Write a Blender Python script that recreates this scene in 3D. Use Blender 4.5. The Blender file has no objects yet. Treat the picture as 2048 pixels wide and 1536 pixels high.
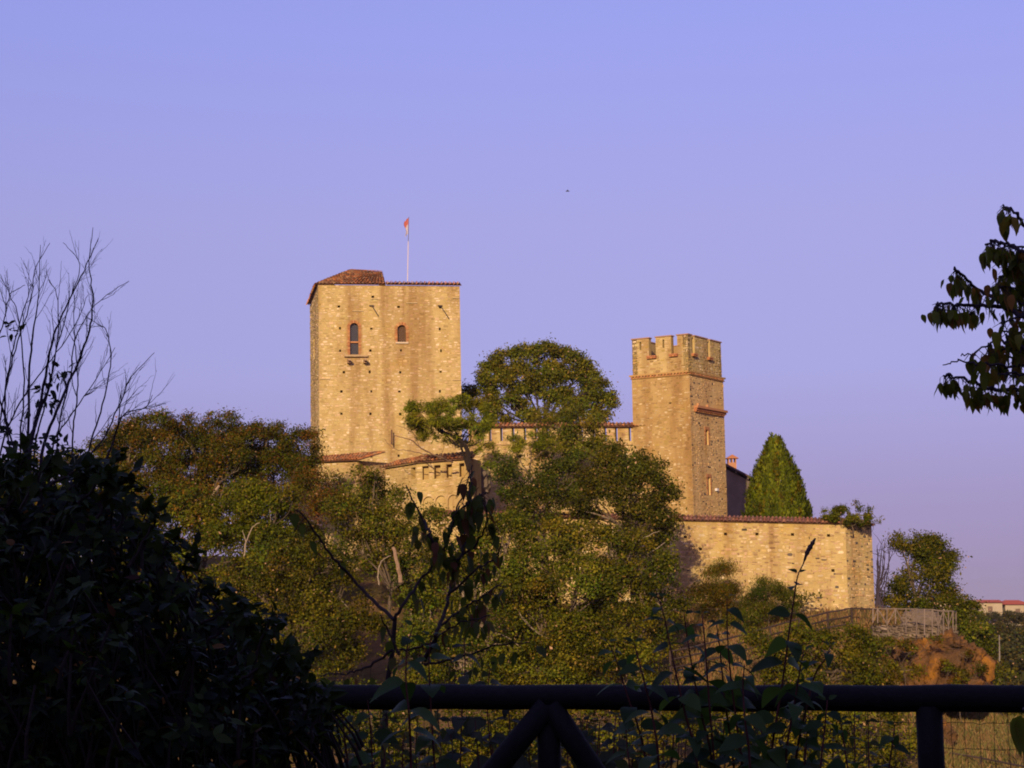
import bpy, math
import numpy as np
from mathutils import Vector, Matrix

S = bpy.context.scene
COL = S.collection
R = math.radians

# ------------------------------------------------------------------ camera, world, sun, exposure
FPX, EYE = 3800.0, 1.6
PITCH, ROLL = R(6.64), R(-1.1)
SUN_AZ, SUN_EL = R(11), R(18)          # the sun stands behind the camera, a little to its side
camd = bpy.data.cameras.new("camera"); cam = bpy.data.objects.new("camera", camd); COL.objects.link(cam)
camd.sensor_width = 36.0; camd.lens = 36.0 * FPX / 2048.0
camd.clip_start = 0.1; camd.clip_end = 30000
CM = Matrix.Rotation(math.pi / 2 + PITCH, 4, 'X') @ Matrix.Rotation(ROLL, 4, 'Z')
cam.matrix_world = Matrix.Translation((0, 0, EYE)) @ CM
CM3 = CM.to_3x3(); EYEV = Vector((0, 0, EYE))
S.camera = cam

world = bpy.data.worlds.new("World"); S.world = world; world.use_nodes = True
nt = world.node_tree; N, Lk = nt.nodes, nt.links
sky = N.new('ShaderNodeTexSky'); sky.sky_type = 'NISHITA'; sky.sun_disc = False
sky.sun_elevation = SUN_EL; sky.sun_rotation = math.pi + SUN_AZ
sky.dust_density = 0.5; sky.ozone_density = 3.0; sky.air_density = 1.0
tcn = N.new('ShaderNodeTexCoord')
ma = N.new('ShaderNodeVectorMath'); ma.operation = 'MULTIPLY_ADD'
ma.inputs[1].default_value = (1, 1, 0.55); ma.inputs[2].default_value = (0, 0, 0.30)
Lk.new(tcn.outputs['Generated'], ma.inputs[0])
nz = N.new('ShaderNodeVectorMath'); nz.operation = 'NORMALIZE'
Lk.new(ma.outputs[0], nz.inputs[0]); Lk.new(nz.outputs[0], sky.inputs['Vector'])
sep = N.new('ShaderNodeSeparateXYZ'); Lk.new(tcn.outputs['Generated'], sep.inputs[0])
ramp = N.new('ShaderNodeValToRGB'); Lk.new(sep.outputs['Z'], ramp.inputs[0])
e = ramp.color_ramp.elements
SKYR = [(0.0, (0.62, 0.27, 0.26)), (0.05, (0.71, 0.33, 0.35)), (0.12, (0.86, 0.46, 0.51)), (0.20, (0.95, 0.51, 0.58)), (0.30, (0.93, 0.55, 0.71)), (1.0, (0.9, 0.55, 0.75))]
e[0].position, e[0].color = SKYR[0][0], (*SKYR[0][1], 1)
e[1].position, e[1].color = SKYR[-1][0], (*SKYR[-1][1], 1)
for p_, c_ in SKYR[1:-1]:
    q = e.new(p_); q.color = (*c_, 1)
mul = N.new('ShaderNodeVectorMath'); mul.operation = 'MULTIPLY'
Lk.new(sky.outputs[0], mul.inputs[0]); Lk.new(ramp.outputs[0], mul.inputs[1])
dbl = N.new('ShaderNodeVectorMath'); dbl.operation = 'SCALE'; dbl.inputs['Scale'].default_value = 3.0
Lk.new(mul.outputs[0], dbl.inputs[0]); Lk.new(dbl.outputs[0], N['Background'].inputs['Color'])
N['Background'].inputs['Strength'].default_value = 0.1

sd = bpy.data.lights.new("sun", 'SUN'); so = bpy.data.objects.new("sun", sd); COL.objects.link(so)
sd.energy = 5.0; sd.angle = R(0.5); sd.color = (1.0, 0.80, 0.47)
sdir = Vector((math.sin(SUN_AZ) * math.cos(SUN_EL), math.cos(SUN_AZ) * math.cos(SUN_EL), -math.sin(SUN_EL)))
so.rotation_euler = sdir.to_track_quat('-Z', 'Y').to_euler(); so.location = (-30, -60, 60)
S.view_settings.view_transform = 'Standard'; S.view_settings.look = 'None'
S.view_settings.exposure = 0.0; S.view_settings.gamma = 1.0
S.render.engine = 'CYCLES'
S.cycles.use_denoising = True; S.cycles.filter_width = 1.9
S.cycles.max_bounces = 5; S.cycles.diffuse_bounces = 2; S.cycles.glossy_bounces = 2
S.cycles.transmission_bounces = 2; S.cycles.transparent_max_bounces = 4

HAZE = 0.00007
# ------------------------------------------------------------------ pixel rays (photo pixels, 2048 x 1536)
def ray(px, py):
    return (CM3 @ Vector(((px - 1024) / FPX, -(py - 768) / FPX, -1.0)))
def W(px, py, Y):
    d = ray(px, py); return EYEV + d * (Y / d.y)
def V3(a): return np.array([a[0], a[1], a[2]], float)

# ------------------------------------------------------------------ object helpers
ORG = {}
def root_of(o):
    while o.parent: o = o.parent
    return o
def org(parent):
    return V3(ORG.get(root_of(parent).name, (0, 0, 0))) if parent else np.zeros(3)
def thing(name, loc, label, cat, group=None):
    o = bpy.data.objects.new(name, None); COL.objects.link(o); o.location = Vector(loc)
    o.empty_display_size = 0.2; ORG[o.name] = V3(loc); tag(o, label, cat, group); return o
def tag(o, label, cat, group=None):
    o['label'] = label; o['category'] = cat
    if group: o['group'] = group
def newmesh(name, V, F, mats, col=None, smooth=False, fmat=None):
    me = bpy.data.meshes.new(name)
    V = np.asarray(V, np.float32)
    if isinstance(F, np.ndarray):
        k = F.shape[1]; nf = len(F)
        me.vertices.add(len(V)); me.vertices.foreach_set('co', V.ravel())
        me.loops.add(nf * k); me.loops.foreach_set('vertex_index', F.astype(np.int32).ravel())
        me.polygons.add(nf); me.polygons.foreach_set('loop_start', np.arange(0, nf * k, k, dtype=np.int32))
    else:
        me.from_pydata(V.tolist(), [], F)
    for m in mats: me.materials.append(m)
    if col is not None:
        a = me.attributes.new('col', 'FLOAT_COLOR', 'POINT')
        c = np.ones((len(V), 4), np.float32); c[:, :3] = col; a.data.foreach_set('color', c.ravel())
    if fmat is not None: me.polygons.foreach_set('material_index', np.asarray(fmat, np.int32))
    if smooth: me.polygons.foreach_set('use_smooth', np.ones(len(me.polygons), bool))
    me.update(calc_edges=True); return me
def link(name, me, parent=None, kind=None):
    o = bpy.data.objects.new(name, me); COL.objects.link(o)
    if parent: o.parent = parent
    if kind: o['kind'] = kind
    return o
class MB:
    def __init__(s): s.v, s.f, s.c, s.n = [], [], [], 0
    def add(s, V, F, c=(1, 1, 1)):
        V = np.asarray(V, float).reshape(-1, 3)
        s.v.append(V); s.c.append(np.tile(np.asarray(c, float), (len(V), 1)))
        s.f += [tuple(i + s.n for i in f) for f in F]; s.n += len(V)
    def hexa(s, p, c=(1, 1, 1)):      # 8 points: bottom ring 0-3 anticlockwise from above, top ring 4-7
        s.add(p, [(3, 2, 1, 0), (4, 5, 6, 7), (0, 1, 5, 4), (1, 2, 6, 5), (2, 3, 7, 6), (3, 0, 4, 7)], c)
    def tube(s, pts, rad, sides=6, c=(1, 1, 1), cap=True):
        P = np.asarray([V3(p) for p in pts]); n = len(P)
        rad = np.broadcast_to(np.asarray(rad, float), (n,))
        T = np.gradient(P, axis=0); T /= np.linalg.norm(T, axis=1)[:, None] + 1e-9
        a = np.array([0, 0, 1.0]) if abs(T[0][2]) < .9 else np.array([1.0, 0, 0])
        th = np.arange(sides) * 2 * math.pi / sides; V = []
        for i in range(n):
            x = np.cross(T[i], a); x /= np.linalg.norm(x) + 1e-9; y = np.cross(x, T[i]); a = y
            V.append(P[i] + rad[i] * (np.cos(th)[:, None] * x + np.sin(th)[:, None] * y))
        F = [(i * sides + k, i * sides + (k + 1) % sides, (i + 1) * sides + (k + 1) % sides, (i + 1) * sides + k) for i in range(n - 1) for k in range(sides)]
        if cap: F += [tuple(range(sides))[::-1], tuple((n - 1) * sides + k for k in range(sides))]
        s.add(np.concatenate(V), F, c)
    def build(s, name, mat, parent=None, kind=None, smooth=False):
        V = np.concatenate(s.v) - org(parent)
        return link(name, newmesh(name, V, s.f, [mat], np.concatenate(s.c), smooth), parent, kind)
def subtube(pts, n=4, jit=0, rng=None):   # smooth a polyline
    P = np.asarray([V3(p) for p in pts]); out = []
    for i in range(len(P) - 1):
        p0, p1, p2, p3 = P[max(i - 1, 0)], P[i], P[i + 1], P[min(i + 2, len(P) - 1)]
        for t in np.arange(n) / n:
            out.append(.5 * (2 * p1 + (p2 - p0) * t + (2 * p0 - 5 * p1 + 4 * p2 - p3) * t * t + (3 * p1 - p0 - 3 * p2 + p3) * t ** 3))
    out.append(P[-1]); out = np.array(out)
    if jit and rng is not None: out[1:-1] += rng.normal(0, jit, out[1:-1].shape)
    return out

# ------------------------------------------------------------------ materials
def mat_base(name, rough=.85, spec=.25):
    m = bpy.data.materials.new(name); m.use_nodes = True
    b = m.node_tree.nodes['Principled BSDF']; b.inputs['Roughness'].default_value = rough
    b.inputs['Specular IOR Level'].default_value = spec
    return m, m.node_tree.nodes, m.node_tree.links, b
def nd(n, t, **k):
    x = n.new(t)
    for a, v in k.items(): setattr(x, a, v)
    return x
def noise(n, l, scale, detail=4, rough=.55, vec=None, dist=0):
    x = nd(n, 'ShaderNodeTexNoise'); x.inputs['Scale'].default_value = scale; x.inputs['Detail'].default_value = detail
    x.inputs['Roughness'].default_value = rough; x.inputs['Distortion'].default_value = dist
    if vec is not None: l.new(vec, x.inputs['Vector'])
    return x.outputs['Fac']
def ramp_(n, l, fac, stops):
    x = nd(n, 'ShaderNodeValToRGB'); e = x.color_ramp.elements
    e[0].position, e[0].color = stops[0][0], (*stops[0][1], 1); e[1].position, e[1].color = stops[-1][0], (*stops[-1][1], 1)
    for p, c in stops[1:-1]: e.new(p).color = (*c, 1)
    l.new(fac, x.inputs[0]); return x.outputs[0]
def mix(n, l, fac, a, b, mode='MIX'):
    x = nd(n, 'ShaderNodeMix', data_type='RGBA', blend_type=mode)
    for s, v in ((x.inputs[0], fac), (x.inputs[6], a), (x.inputs[7], b)):
        if isinstance(v, (int, float)): s.default_value = v
        elif isinstance(v, tuple): s.default_value = (*v, 1)
        else: l.new(v, s)
    return x.outputs[2]
def bump(n, l, b, h, strength=.4, dist=.02):
    x = nd(n, 'ShaderNodeBump'); x.inputs['Strength'].default_value = strength; x.inputs['Distance'].default_value = dist
    l.new(h, x.inputs['Height']); l.new(x.outputs[0], b.inputs['Normal'])
def pos(n, l, scale=None):
    g = nd(n, 'ShaderNodeNewGeometry').outputs['Position']
    if scale is None: return g
    x = nd(n, 'ShaderNodeMapping'); x.inputs['Scale'].default_value = scale; l.new(g, x.inputs['Vector']); return x.outputs[0]
def colsrc(n, src):
    if src == 'attr':
        x = nd(n, 'ShaderNodeAttribute'); x.attribute_name = 'col'; return x.outputs['Color']
    return nd(n, 'ShaderNodeObjectInfo').outputs['Color']

def mat_wall(name, c0, c1, stain, stain_amt=.6, src=None):
    """mortar, plaster or stone: base colour, patchy second colour, long run-off stains, lichen"""
    m, n, l, b = mat_base(name, .95, .1)
    base = colsrc(n, src) if src else ramp_(n, l, noise(n, l, 1.7, 5, .6, pos(n, l)), [(.35, c0), (.65, c1)])
    st = noise(n, l, 1.0, 5, .55, pos(n, l, (.85, .85, .08)), .4)
    f = nd(n, 'ShaderNodeMapRange'); f.inputs[1].default_value = .47; f.inputs[2].default_value = .66; f.inputs[4].default_value = stain_amt
    l.new(st, f.inputs[0])
    c = mix(n, l, f.outputs[0], base, mix(n, l, .8, base, stain, 'MULTIPLY') if src else stain)
    li = nd(n, 'ShaderNodeMapRange'); li.inputs[1].default_value = .55; li.inputs[2].default_value = .7; li.inputs[4].default_value = .5
    l.new(noise(n, l, .45, 6, .6, pos(n, l)), li.inputs[0])
    c = mix(n, l, li.outputs[0], c, mix(n, l, 1.0, c, (.92, .80, .42), 'MULTIPLY'))
    g = noise(n, l, 22, 3, .7, pos(n, l))
    c = mix(n, l, .35, c, ramp_(n, l, g, [(.3, (.55, .52, .5)), (.7, (1.25, 1.25, 1.25))]), 'MULTIPLY')
    l.new(c, b.inputs['Base Color']); bump(n, l, b, g, .5, .02); return m
def mat_col(name, src='attr', rough=.85, scale=18, amt=.4, spec=.2):
    m, n, l, b = mat_base(name, rough, spec)
    g = noise(n, l, scale, 4, .65, pos(n, l))
    l.new(mix(n, l, amt, colsrc(n, src), ramp_(n, l, g, [(.3, (.4, .4, .4)), (.7, (1.4, 1.4, 1.4))]), 'MULTIPLY'), b.inputs['Base Color'])
    bump(n, l, b, g, .3, .02); return m
def mat_leaf(name, src, trans=.16, rough=.6, spec=.05):
    m, n, l, b = mat_base(name, rough, spec)
    c = colsrc(n, src)
    l.new(c, b.inputs['Base Color'])
    t = nd(n, 'ShaderNodeBsdfTranslucent'); l.new(mix(n, l, 1.0, c, (1.3, 1.4, .6), 'MULTIPLY'), t.inputs['Color'])
    x = nd(n, 'ShaderNodeMixShader'); x.inputs[0].default_value = trans
    l.new(b.outputs[0], x.inputs[1]); l.new(t.outputs[0], x.inputs[2]); l.new(x.outputs[0], n['Material Output'].inputs[0]); return m

M = {}
M['mortar'] = mat_wall('mortar', (.42, .285, .105), (.50, .355, .15), (.30, .175, .07), .85)
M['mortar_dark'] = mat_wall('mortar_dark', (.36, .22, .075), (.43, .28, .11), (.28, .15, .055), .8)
M['mortar_side_lit'] = mat_wall('mortar_side_lit', (.56, .35, .135), (.62, .41, .17), (.42, .25, .10), .6)  # same tower mortar, lightened on the flank in place of stronger sunlight
M['stone'] = mat_wall('stone', None, None, (.55, .44, .36), .9, 'attr')
M['stone_piece'] = mat_wall('stone_piece', None, None, (.55, .44, .36), .9, 'obj')
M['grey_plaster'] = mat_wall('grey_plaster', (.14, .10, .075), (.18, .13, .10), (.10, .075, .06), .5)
M['cream_plaster'] = mat_wall('cream_plaster', (.36, .28, .19), (.41, .32, .22), (.30, .23, .16), .3)
M['tile'] = mat_col('tile', 'attr', .9, 9, .4, .05)
M['roof_sheet'] = mat_col('roof_sheet', 'attr', .9, 6, .5)
M['brick'] = mat_col('brick', 'attr', .9, 14, .5)
M['wood_dark'] = mat_col('wood_dark', 'attr', .75, 30, .6)
M['wood_far'] = mat_col('wood_far', 'attr', .85, 20, .5)
M['bark'] = mat_col('bark', 'attr', .95, 14, .6)
M['iron'] = mat_col('iron', 'attr', .6, 20, .3)
M['cloth'] = mat_col('cloth', 'attr', .9, 5, .1)
M['leaf'] = mat_leaf('leaf', 'attr')
M['leaf_piece'] = mat_leaf('leaf_piece', 'obj', .45, .5, .10)
M['leaf_near'] = mat_leaf('leaf_near', 'attr', .38, .5, .10)
m, n, l, b = mat_base('window_pane', .25, .5); b.inputs['Base Color'].default_value = (.02, .018, .02, 1)
g = noise(n, l, 6, 2, .5, pos(n, l)); bump(n, l, b, g, .2, .02); M['glass'] = m
m, n, l, b = mat_base('ground', 1, .05)
c = ramp_(n, l, noise(n, l, .35, 7, .65, pos(n, l)), [(.3, (.06, .055, .02)), (.48, (.13, .085, .03)), (.6, (.20, .11, .05)), (.75, (.15, .12, .045))])
g = noise(n, l, 3.5, 6, .7, pos(n, l))
c = mix(n, l, .6, c, ramp_(n, l, g, [(.3, (.45, .45, .4)), (.7, (1.4, 1.3, 1.2))]), 'MULTIPLY')
l.new(c, b.inputs['Base Color']); bump(n, l, b, g, .8, .3); M['ground'] = m
m, n, l, b = mat_base('rock', .95, .1)
c = ramp_(n, l, noise(n, l, .55, 6, .6, pos(n, l), .6), [(.34, (.06, .038, .024)), (.46, (.12, .06, .026)), (.58, (.175, .078, .024)), (.66, (.30, .125, .02)), (.76, (.15, .085, .04))])
g = noise(n, l, 5, 7, .7, pos(n, l, (1, 1, .5)))
c = mix(n, l, .7, c, ramp_(n, l, g, [(.3, (.4, .4, .4)), (.7, (1.35, 1.3, 1.3))]), 'MULTIPLY')
l.new(c, b.inputs['Base Color']); bump(n, l, b, g, .9, .15); M['rock'] = m

# ------------------------------------------------------------------ ground: one sheet to the horizon
GY = np.array([-60, -14, -9, -3, 0, 10, 14, 25, 40, 60, 75, 90, 105, 110, 116, 122, 130, 142, 200, 400, 480, 700, 3000, 9000.])
GC = np.array([12, 11.4, 11, 1, 0, 0, -1.2, -6, -10, -10.5, -9, -4.6, -.6, .8, 2.6, 4.2, 5.2, 5.0, 0, -6, -16, -30, -40, -40.])  # rise behind the camera: unseen bank, added to shade the foreground
GE = np.array([12, 11.4, 11, 1, 0, 0, -1.2, -6, -9.5, -9.5, -7.6, -5.6, -5, -6, -8, -10, -12, -13, -11, -4.4, -16, -30, -40, -40.])
def ss(a, b, x):
    t = np.clip((x - a) / (b - a), 0, 1); return t * t * (3 - 2 * t)
def ground_h(x, y):
    x = np.asarray(x, float); y = np.asarray(y, float)
    a = np.interp(y, GY, GC); b_ = np.interp(y, GY, GE)
    r = x / np.maximum(y, 20)
    lo = np.interp(y, [60, 90, 101, 103.4, 106, 111, 114], [.235, .20, .182, .20, .225, .19, .155])
    t = ss(lo, lo + .035, r)
    bump_ = .25 * np.sin(x * .7 + 1.3 * np.sin(y * .31)) * np.sin(y * .53 + .7 * np.sin(x * .4)) * ss(12, 40, y) * (1 - ss(600, 900, y))
    return a * (1 - t) + b_ * t + bump_
xs = np.concatenate([[-9000, -3000, -1000, -400, -200, -120], np.arange(-80, 81, 1.25), [100, 130, 170, 220, 300, 450, 1000, 3000, 9000]])
ys = np.concatenate([[-60, -30, -18, -14], np.arange(-11, 145, 1.25), np.arange(150, 500, 12), [520, 560, 620, 700, 1000, 3000, 9000]])
X, Yg = np.meshgrid(xs, ys); Z = ground_h(X, Yg)
idx = np.arange(X.size).reshape(X.shape)
F = np.stack([idx[:-1, :-1].ravel(), idx[:-1, 1:].ravel(), idx[1:, 1:].ravel(), idx[1:, :-1].ravel()], 1)
link('ground', newmesh('ground', np.stack([X.ravel(), Yg.ravel(), Z.ravel()], 1), F, [M['ground']], smooth=True), None, 'structure')

# ------------------------------------------------------------------ masonry helpers
class Frame:
    """a wall plane: o = bottom corner, u along the wall (to the right seen from outside), n outward, up = z"""
    def __init__(s, o, u, n):
        s.o, s.u, s.n = V3(o), V3(u), V3(n); s.z = np.array([0, 0, 1.0])
    def P(s, a, h, d=0.0): return s.o + s.u * a + s.z * h + s.n * d
    def px(s, px, py, d=0.0):
        r = V3(ray(px, py)); q = s.o + s.n * d
        p = V3(EYEV) + r * (np.dot(q - V3(EYEV), s.n) / np.dot(r, s.n)) - s.o
        a = np.dot(p[:2], s.u[:2]) / np.dot(s.u[:2], s.u[:2]); return a, p[2] - s.u[2] * a
    def box(s, mb, a0, a1, h0, h1, d0, d1, c=(1, 1, 1)):
        mb.hexa([s.P(a0, h0, d1), s.P(a1, h0, d1), s.P(a1, h0, d0), s.P(a0, h0, d0), s.P(a0, h1, d1), s.P(a1, h1, d1), s.P(a1, h1, d0), s.P(a0, h1, d0)], c)
def frame(o, phi):
    p = R(phi); return Frame(o, (math.cos(p), math.sin(p), 0), (math.sin(p), -math.cos(p), 0))
def holes_face(mb, fr, a0, a1, h0, h1, holes, c=(1, 1, 1)):
    A = sorted({a0, a1, *[x for h in holes for x in h[:2]]}); H = sorted({h0, h1, *[x for h in holes for x in h[2:4]]})
    A = [x for x in A if a0 <= x <= a1]; H = [x for x in H if h0 <= x <= h1]
    for i in range(len(A) - 1):
        for j in range(len(H) - 1):
            am, hm = (A[i] + A[i + 1]) / 2, (H[j] + H[j + 1]) / 2
            if any(q[0] < am < q[1] and q[2] < hm < q[3] for q in holes): continue
            mb.add([fr.P(A[i], H[j]), fr.P(A[i + 1], H[j]), fr.P(A[i + 1], H[j + 1]), fr.P(A[i], H[j + 1])], [(0, 1, 2, 3)], c)
    for q in holes:
        a, b_, lo, hi, dp = q
        V = [fr.P(a, lo), fr.P(b_, lo), fr.P(b_, hi), fr.P(a, hi), fr.P(a, lo, -dp), fr.P(b_, lo, -dp), fr.P(b_, hi, -dp), fr.P(a, hi, -dp)]
        mb.add(V, [(0, 4, 5, 1), (1, 5, 6, 2), (2, 6, 7, 3), (3, 7, 4, 0), (4, 7, 6, 5)], c)
srng = np.random.default_rng(11)
STONE_T = []
for k in range(14):
    th = np.arange(8) * math.pi / 4 + math.pi / 8
    sx = np.sign(np.cos(th)) * np.abs(np.cos(th)) ** .6 * .5; sy = np.sign(np.sin(th)) * np.abs(np.sin(th)) ** .6 * .5
    sx *= 1 + srng.normal(0, .10, 8); sy *= 1 + srng.normal(0, .13, 8)
    sc = srng.uniform(.78, .9)
    V = np.zeros((16, 3)); V[:8, 0], V[:8, 1] = sx, sy
    V[8:, 0], V[8:, 1], V[8:, 2] = sx * sc, sy * sc, 1 + srng.normal(0, .15, 8)
    STONE_T.append(V)
STONE_F = [(8, 9, 10, 11, 12, 13, 14, 15)] + [(i, (i + 1) % 8, 8 + (i + 1) % 8, 8 + i) for i in range(8)]
STONE_ME = [newmesh('stone', v, STONE_F, [M['stone_piece']]) for v in STONE_T]
def lay_stones(out, fr, a0, a1, h0, h1, holes=(), L=(.16, .48), H=(.11, .22), joint=.02, proud=(.008, .034), pal=None, rng=None, skip=0.06, dark=0.0, top=None, split=.3):
    h = h0 + .01
    while h < h1 - .05:
        ch = rng.uniform(*H); ch = min(ch, h1 - h - .005)
        iv = [(a0, a1)]
        for q in holes:
            if q[2] < h + ch and q[3] > h:
                nv = []
                for x, y in iv:
                    if q[1] <= x or q[0] >= y: nv.append((x, y)); continue
                    if q[0] - x > .05: nv.append((x, q[0]))
                    if y - q[1] > .05: nv.append((q[1], y))
                iv = nv
        for x, y in iv:
            a = x + rng.uniform(0, .02)
            while a < y - .06:
                w = min(rng.uniform(*L) * (1 if rng.random() < .85 else .55), y - a)
                if y - a - w < .08: w = y - a
                hh = ch - joint * rng.uniform(.6, 1.6)
                if rng.random() < split and w > .16 and ch > .13:
                    f_ = rng.uniform(.4, .6)
                    for lo_, sz_ in ((0, f_), (f_, 1 - f_)):
                        if rng.random() < skip: continue
                        c = np.array(pal[rng.integers(len(pal))]) * rng.uniform(.82, 1.15)
                        out.append((fr, a + w / 2 + rng.normal(0, .015), h + ch * (lo_ + sz_ / 2), w * rng.uniform(.8, 1) - joint, ch * sz_ - joint * .9, rng.uniform(*proud), c, rng.integers(14)))
                elif rng.random() > skip and w > .06 and hh > .04:
                    if top is None or h + ch < top(a + w / 2):
                        c = np.array(pal[rng.integers(len(pal))]) * rng.uniform(.82, 1.15)
                        if rng.random() < dark: c = np.array((.10, .075, .06)) * rng.uniform(.7, 1.5)
                        out.append((fr, a + w / 2, h + ch / 2 + rng.normal(0, .012), w - joint * rng.uniform(.6, 1.5), hh * rng.uniform(.72, 1.05), rng.uniform(*proud), c, rng.integers(14)))
                a += w
        h += ch
def set_stones(parent, lst, nobj, name='stone'):
    if not lst: return
    og = org(parent)
    lst = sorted(lst, key=lambda s: -s[3] * s[4])
    for fr, a, h, w, hh, d, c, t in lst[:nobj]:
        o = bpy.data.objects.new(name, STONE_ME[t]); COL.objects.link(o); o.parent = parent
        p = fr.P(a, h, -.008) - og; x, y, zz = fr.u * w, fr.z * hh, fr.n * (d + .008)
        o.matrix_basis = Matrix(((x[0], y[0], zz[0], p[0]), (x[1], y[1], zz[1], p[1]), (x[2], y[2], zz[2], p[2]), (0, 0, 0, 1)))
        o.color = (*c, 1)
    rest = lst[nobj:]
    if rest:
        mb = MB()
        for fr, a, h, w, hh, d, c, t in rest:
            T = STONE_T[t]; p = fr.P(a, h, -.008)
            mb.add(p + T[:, :1] * fr.u * w + T[:, 1:2] * fr.z * hh + T[:, 2:] * fr.n * (d + .008), STONE_F, c)
        mb.build(name + 's', M['stone'], parent, 'stuff')
TERRA = [(.48, .175, .06), (.52, .20, .07), (.40, .145, .055), (.48, .25, .10), (.30, .13, .06), (.40, .21, .10), (.24, .12, .065)]
def tile_roof(parent, P0, P1, P2, P3, rng, pal=TERRA, pitch=.22, tl=.40, hang=.12, thick=.04, name='roof'):
    """sheet plus curved tiles; P0-P1 the eave, P3-P2 the ridge"""
    P0, P1, P2, P3 = map(V3, (P0, P1, P2, P3))
    nn = np.cross(P1 - P0, P3 - P0); nn /= np.linalg.norm(nn)
    mb = MB(); mb.hexa([P0 - nn * thick, P1 - nn * thick, P2 - nn * thick, P3 - nn * thick, P0, P1, P2, P3], (.16, .075, .045))
    sh = mb.build(name, M['roof_sheet'], parent)
    le = max(np.linalg.norm(P1 - P0), np.linalg.norm(P2 - P3)); nc = max(1, int(le / (pitch * 1.12)))
    lg = np.linalg.norm(P3 - P0); nr = max(1, int(round(lg / (tl * .86)))); t = MB()
    ang = np.linspace(0, math.pi, 6); F = [(i, i + 1, 7 + i, 6 + i) for i in range(5)]
    for i in range(nc):
        for j in range(nr):
            u = (i + .5 + rng.normal(0, .05)) / nc
            b0 = P0 + (P1 - P0) * u; b1 = P3 + (P2 - P3) * u; g = b1 - b0
            wloc = np.linalg.norm((P1 - P0) * (1 - j / nr) + (P2 - P3) * (j / nr)) / nc
            if wloc < pitch * .35 and i % 2: continue
            gl = np.linalg.norm(g); gd = g / gl; ed = np.cross(gd, nn)
            s0 = j / nr * gl - (hang if j == 0 else .04) + rng.normal(0, .018); s1 = (j + 1) / nr * gl + .02
            r0, r1 = pitch * .46 * rng.uniform(.92, 1.08), pitch * .38
            lift = rng.uniform(0, .02) + .03
            c = np.array(pal[rng.integers(len(pal))]) * rng.uniform(.75, 1.25)
            V = []
            for s_, r_, li in ((s0, r0, lift), (s1, r1, lift * .3)):
                for a_ in ang: V.append(b0 + gd * s_ + ed * (-math.cos(a_) * r_) + nn * (math.sin(a_) * r_ * 1.0 + li))
            t.add(V, F, c)
    t.build('roof_tiles', M['tile'], sh, 'stuff')
    return sh
BRICK = [(.40, .16, .06), (.46, .20, .07), (.36, .13, .055), (.48, .24, .10), (.42, .19, .08)]
def arch_surround(parent, fr, a0, a1, h0, h1, rng, jamb=.22, pal=BRICK):
    """bricks round a round-headed opening, and the spandrels that round its head"""
    r = (a1 - a0) / 2; ac = (a0 + a1) / 2; hs = h1 - r
    sp = MB(); n = 10
    for sgn in (-1, 1):
        A = [(ac + sgn * r * math.cos(t), hs + r * math.sin(t)) for t in np.linspace(0, math.pi / 2, n)]
        for i in range(n - 1):
            (x0, y0), (x1, y1) = A[i], A[i + 1]; xe = ac + sgn * r
            q = [fr.P(x0, y0, .004), fr.P(xe, y0, .004), fr.P(xe, y1, .004), fr.P(x1, y1, .004)]
            q2 = [fr.P(x0, y0, -.3), fr.P(xe, y0, -.3), fr.P(xe, y1, -.3), fr.P(x1, y1, -.3)]
            sp.add(q + q2, [(0, 1, 2, 3), (0, 3, 7, 4)] if sgn > 0 else [(3, 2, 1, 0), (4, 7, 3, 0)], (.40, .2, .08))
    sp.build('spandrel', M['brick'], parent)
    mb = MB(); h = h0
    while h < hs - .03:
        for sgn, e_ in ((-1, a0), (1, a1)):
            w = jamb * (1 if int((h - h0) / .075) % 2 else .6) * rng.uniform(.85, 1.15)
            x0, x1 = (e_ - w, e_ - .003) if sgn < 0 else (e_ + .003, e_ + w)
            fr.box(mb, x0, x1, h, h + .062, -.05, .03 + rng.uniform(0, .012), np.array(pal[rng.integers(len(pal))]) * rng.uniform(.8, 1.2))
        h += .075
    nv = max(9, int(math.pi * (r + .1) / .085))
    for i in range(nv):
        t0, t1 = math.pi * i / nv + .03, math.pi * (i + 1) / nv - .03; ro = r + jamb * rng.uniform(.75, 1.05)
        V = [fr.P(ac - q * math.cos(t), hs + q * math.sin(t), d) for d in (-.05, .035) for (q, t) in ((r + .003, t0), (ro, t0), (ro, t1), (r + .003, t1))]
        mb.add(V, [(0, 1, 2, 3), (7, 6, 5, 4), (0, 4, 5, 1), (1, 5, 6, 2), (2, 6, 7, 3), (3, 7, 4, 0)], np.array(pal[rng.integers(len(pal))]) * rng.uniform(.8, 1.2))
    return mb.build('brickwork', M['brick'], parent, 'stuff')
PAL_KEEP = [(.53, .38, .175), (.60, .43, .225), (.48, .35, .14), (.54, .36, .20), (.42, .29, .12), (.50, .38, .15), (.66, .50, .31), (.42, .29, .115)]
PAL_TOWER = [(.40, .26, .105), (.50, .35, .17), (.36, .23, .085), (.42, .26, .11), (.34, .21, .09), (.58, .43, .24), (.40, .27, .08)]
PAL_SIDE_LIT = [(.62, .39, .18), (.56, .34, .15), (.66, .45, .23), (.50, .30, .13), (.58, .38, .155), (.42, .26, .13)]  # flank stones with extra sunlight put into their colour
PAL_WALL = [(.52, .37, .17), (.58, .41, .22), (.47, .33, .14), (.50, .34, .13), (.42, .27, .14), (.62, .47, .28), (.34, .21, .11), (.52, .33, .19)]

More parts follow.
